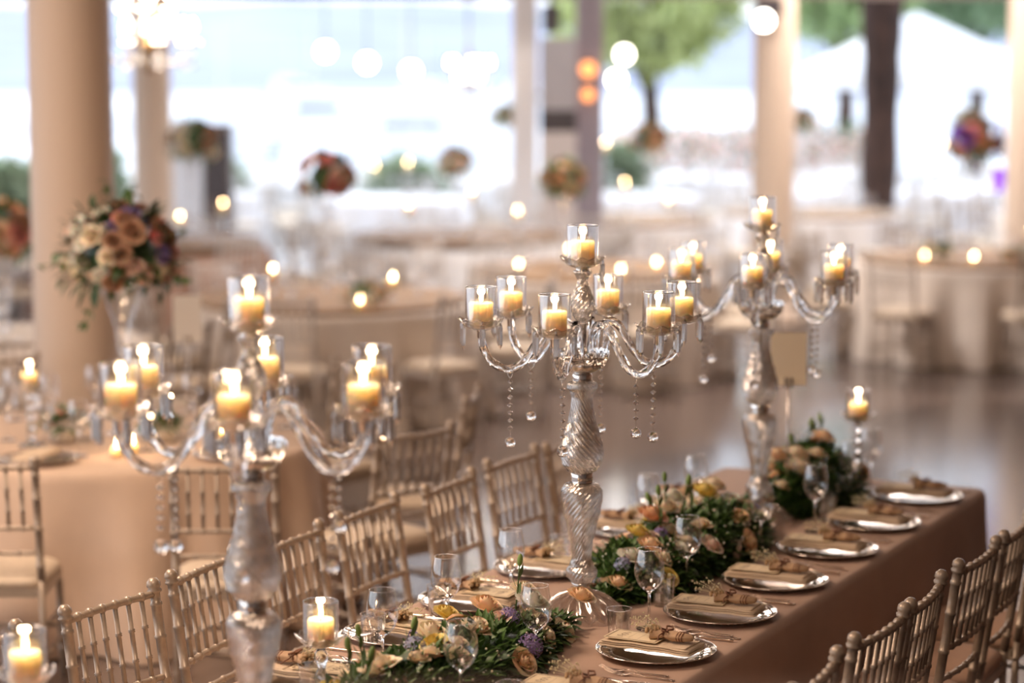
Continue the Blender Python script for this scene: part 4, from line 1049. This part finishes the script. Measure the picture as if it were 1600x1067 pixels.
low_posy(3.35, 18.1, .14, 'low green posy on the ivory table across the dance floor', ['cream', 'peach']); low_posy(3.98, 18.1, .12, 'second low posy on the ivory table across the dance floor', ['cream', 'orange'])
# purple lit glass vase at right
t = thing('violet_vase', 'glowing violet glass vase below the orange bouquet at right', 'vase', (3.86, 18.3, ZT))
M().lathe([(1e-4, .001), (.05, .001), (.05, .01), (.01, .03), (.01, .56)], 20).obj('stem', GOBLET, t)
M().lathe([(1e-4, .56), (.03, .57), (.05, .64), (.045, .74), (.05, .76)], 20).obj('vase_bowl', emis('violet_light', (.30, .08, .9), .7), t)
# small candles on the far tables: real flames that the lens throws out of focus
def near_table(x, y):
    best = min([(math.hypot(x-q[0], y-q[1]), q[0], q[1], l) for q, l in [((t_[0], t_[1]), t_[4]) for t_ in TB]+[(TT[k], 'terrace table '+td[k]) for k in range(len(TT))]])
    return best
fc = [(-1.56, 14.95, .98), (-.78, 15.0, .92), (-.98, 14.75, .83), (.42, 16.9, .95), (.05, 17.3, .84), (.80, 16.9, .80), (1.1, 17.5, .85), (-3.35, 19.5, .90), (-2.8, 19.4, 1.02), (-2.5, 19.9, 1.1), (-.9, 20.0, 1.08), (-.35, 20.0, 1.2), (.05, 20.4, 1.0), (.75, 22.6, 1.05), (1.1, 22.5, 1.14), (1.55, 22.8, .96),
      (3.25, 18.1, .85), (3.62, 18.0, .84), (4.08, 18.1, 1.02), (4.2, 18.4, .9), (5.6, 24.0, .95), (2.8, 23.7, 1.05), (3.2, 23.6, 1.1), (-1.6, 26.8, 1.1), (-1.2, 26.6, 1.15), (-.2, 30.3, 1.3), (1.1, 27.2, 1.35), (1.7, 27.2, 1.3), (3.4, 28.4, 1.4), (5.3, 28.4, 1.3), (5.8, 28.4, 1.1)]
for i, (x, y, z) in enumerate(fc):
    h_ = z-.80; zz = .752; nb_ = near_table(x, y); hr = HOUR[int(round(math.atan2(y-nb_[2], x-nb_[1])/(PI/6))) % 12]; wh = "at the %s o'clock side of the %s" % (hr, nb_[3])
    if h_ > .05:
        s = thing('crystal_candlestick', 'slim candlestick '+wh, 'candlestick', (x, y, zz), 0, 'background candlesticks')
        M().lathe([(1e-4, 0), (.04, 0), (.038, .006), (.008, .015), (.008, h_-.01), (.034, h_)], 12).lathe([(1e-4, h_-.003), (.034, h_)], 12).obj('holder', CRYSTAL, s); zz += h_+.001
    CANDLEF((x, y, zz), 0, 'lit candle '+wh, 'background candles')

# ------------------------------------------------------------------ chandeliers, globe lamps and spotlights
BULB = emis('lit_bulb', (1, .86, .68), 45); GLOBE = emis('lit_globe', (1, .92, .80), 9); BRASS = pbr('aged_brass', (.45, .28, .14), .3, 1)
def chandelier(x, y, z, Rr, n, label, zc=4.0, tiers=2, up=.2):
    t = thing('chandelier', label, 'chandelier', (x, y, z))
    M().tube([(0, 0, -.1), (0, 0, .35), (0, 0, zc-z)], .008, 8).lathe([(1e-4, -.12), (.03, -.1), (.015, -.05), (.04, .02), (.05, .06), (.015, .12), (.02, .25), (.01, .35)], 20).obj('stem', BRASS, t)
    M().lathe([(.06, zc-z), (.05, zc-z-.04), (1e-4, zc-z-.05)], 20).obj('canopy', BRASS, t)
    for ti in range(tiers):
        rr = Rr*(1-.42*ti); zz = .02+up*ti; nn = n if ti == 0 else max(4, n-3)
        for k in range(nn):
            a = 2*PI*k/nn+ti*.3+.2; ca, sa = math.cos(a), math.sin(a)
            ar = M().tube([(.03*ca, .03*sa, zz), (rr*.4*ca, rr*.4*sa, zz-.06), (rr*.75*ca, rr*.75*sa, zz-.07), (rr*.98*ca, rr*.98*sa, zz-.01), (rr*ca, rr*sa, zz+.04)], .007, 8).obj('arm', CRYSTAL, t)
            M().lathe([(.012, .04), (.04, .05), (.045, .06)], 14, Matrix.Translation((rr*ca, rr*sa, zz))).obj('drip_dish', CRYSTAL, ar)
            M().lathe([(.009, .05), (.009, .12)], 10, Matrix.Translation((rr*ca, rr*sa, zz))).obj('candle_tube', IVORY, ar)
            M().lathe([(1e-4, .118), (.013, .13), (.017, .15), (.011, .175), (1e-4, .195)], 12, Matrix.Translation((rr*ca, rr*sa, zz))).obj('bulb', BULB, ar)
            put('crystal_ball', BALL, ar, (rr*ca, rr*sa, zz-.09)); m = M()
            for j in range(4): m.ball((rr*ca*(1-.2*j), rr*sa*(1-.2*j), zz-.03-.05*math.sin(j)), .010, 6, 4)
            m.obj('crystal_drops', DROP, ar, False)
    return t
chandelier(-2.22, 14.2, 2.40, .27, 9, 'bright crystal chandelier hanging beside the thick column')
chandelier(-.41, 22.0, 2.16, .20, 5, 'small bright chandelier hanging left of the white square post', 2.96, 2, -.13)
light('chandelier_light', 'POINT', (-2.22, 14.2, 2.6), 40, (1, .8, .6), shadow_soft_size=.25)
GL = [(-1.83, 22.75, 2.44, 'white globe lamp hanging under the beam, leftmost of three'), (-1.42, 22.75, 2.33, 'white globe lamp hanging under the beam, middle of three'), (-.99, 22.75, 2.25, 'white globe lamp hanging under the beam, rightmost of three'), (1.10, 22.75, 2.41, 'white globe lamp before the trees, the upper one'), (1.02, 22.7, 2.17, 'white globe lamp before the trees, the lower one'), (3.00, 22.75, 2.09, 'white globe lamp right of the tan column')]
for (x, y, z, l) in GL:
    t = thing('globe_lamp', l, 'lamp', (x, y, z), 0, 'hanging globe lamps')
    M().ball((0, 0, 0), .075, 20, 12).obj('globe', GLOBE, t)
    M().tube([(0, 0, .07), (0, 0, 2.97-z)], .005, 6).obj('cord', GREYP, t); M().lathe([(.025, .065), (.03, .085), (.008, .10)], 14).obj('cap', GREYP, t)
t = thing('spotlight', 'round lit spotlight in a dark housing on the tan column', 'spotlight', (2.19, 20.28, 2.70))
M().lathe([(.085, -.08), (.09, 0), (.06, .14), (1e-4, .15)], 24, Matrix.Rotation(R(-90), 4, 'X')).obj('housing', GREYP, t)
M().lathe([(1e-4, -.03), (.075, -.03)], 24, Matrix.Translation((0, -.03, 0)) @ Matrix.Rotation(R(-90), 4, 'X')).obj('lens', emis('spot_lens', (1, .93, .82), 12), t)
M().box((.06, .1, .12), (.22, .1, .16)).obj('mount', GREYP, t, False)
AMB = emis('amber_glass', (1, .34, .10), 1.6)
for (x, y, z, l, rr) in [(.72, 21.9, 2.27, 'amber lantern on the dark post, uppermost', .07), (.72, 21.95, 2.03, 'amber lantern on the dark post, lower', .055), (2.72, 22.75, 2.69, 'small amber lamp right of the round spotlight', .05)]:
    t = thing('amber_lantern', l, 'lantern', (x, y, z), 0, 'amber lanterns')
    M().ball((0, 0, 0), rr, 16, 10, 1.1).obj('shade', AMB, t); M().lathe([(.03, rr), (.035, rr+.02), (1e-4, rr+.03)], 12).obj('cap', GREYP, t); M().box((0, .09, 0), (.02, .18, .02)).tube([(0, 0, rr+.02), (0, 0, 3.0-z)], .004, 6).obj('bracket', GREYP, t, False)
# added fixtures, out of view, set where the hall's fill lights sit
for i, (x, y) in enumerate([q[:2] for q in FILL_LAMPS]):
    t = thing('added_ceiling_lamp', 'added round ceiling lamp brightening the hall, out of frame '+['over the left chairs', 'over the near candelabra', 'over the left aisle', 'over the right floor', 'over the middle hall', 'over the right tables'][i], 'ceiling lamp', (x, y, 3.93), 0, 'added ceiling lamps')
    M().lathe([(.3, .07), (.32, .03), (.3, 0), (.28, .01)], 32).obj('ring', SATIN, t); M().lathe([(1e-4, .02), (.28, .02)], 32).obj('diffuser', emis('added_lamp_diffuser', WARM, 3), t)

# stair balustrade right in front of the photographer, its top rail a soft blur along the bottom edge
t = thing('balustrade', 'blurred pinkish brown handrail along the bottom edge, closest to the camera', 'railing', (.42, 1.32, 0))
RAILM = pbr('painted_handrail', (.42, .27, .21), .6, 0, .05, 20)
M().box((.1, 0, 1.972), (1.3, .07, .04)).obj('handrail', RAILM, t, False)
for x in (-.5, -.1, .3, .7): M().tube([(x, 0, 0), (x, 0, 1.955)], .014, 10).obj('baluster', RAILM, t)
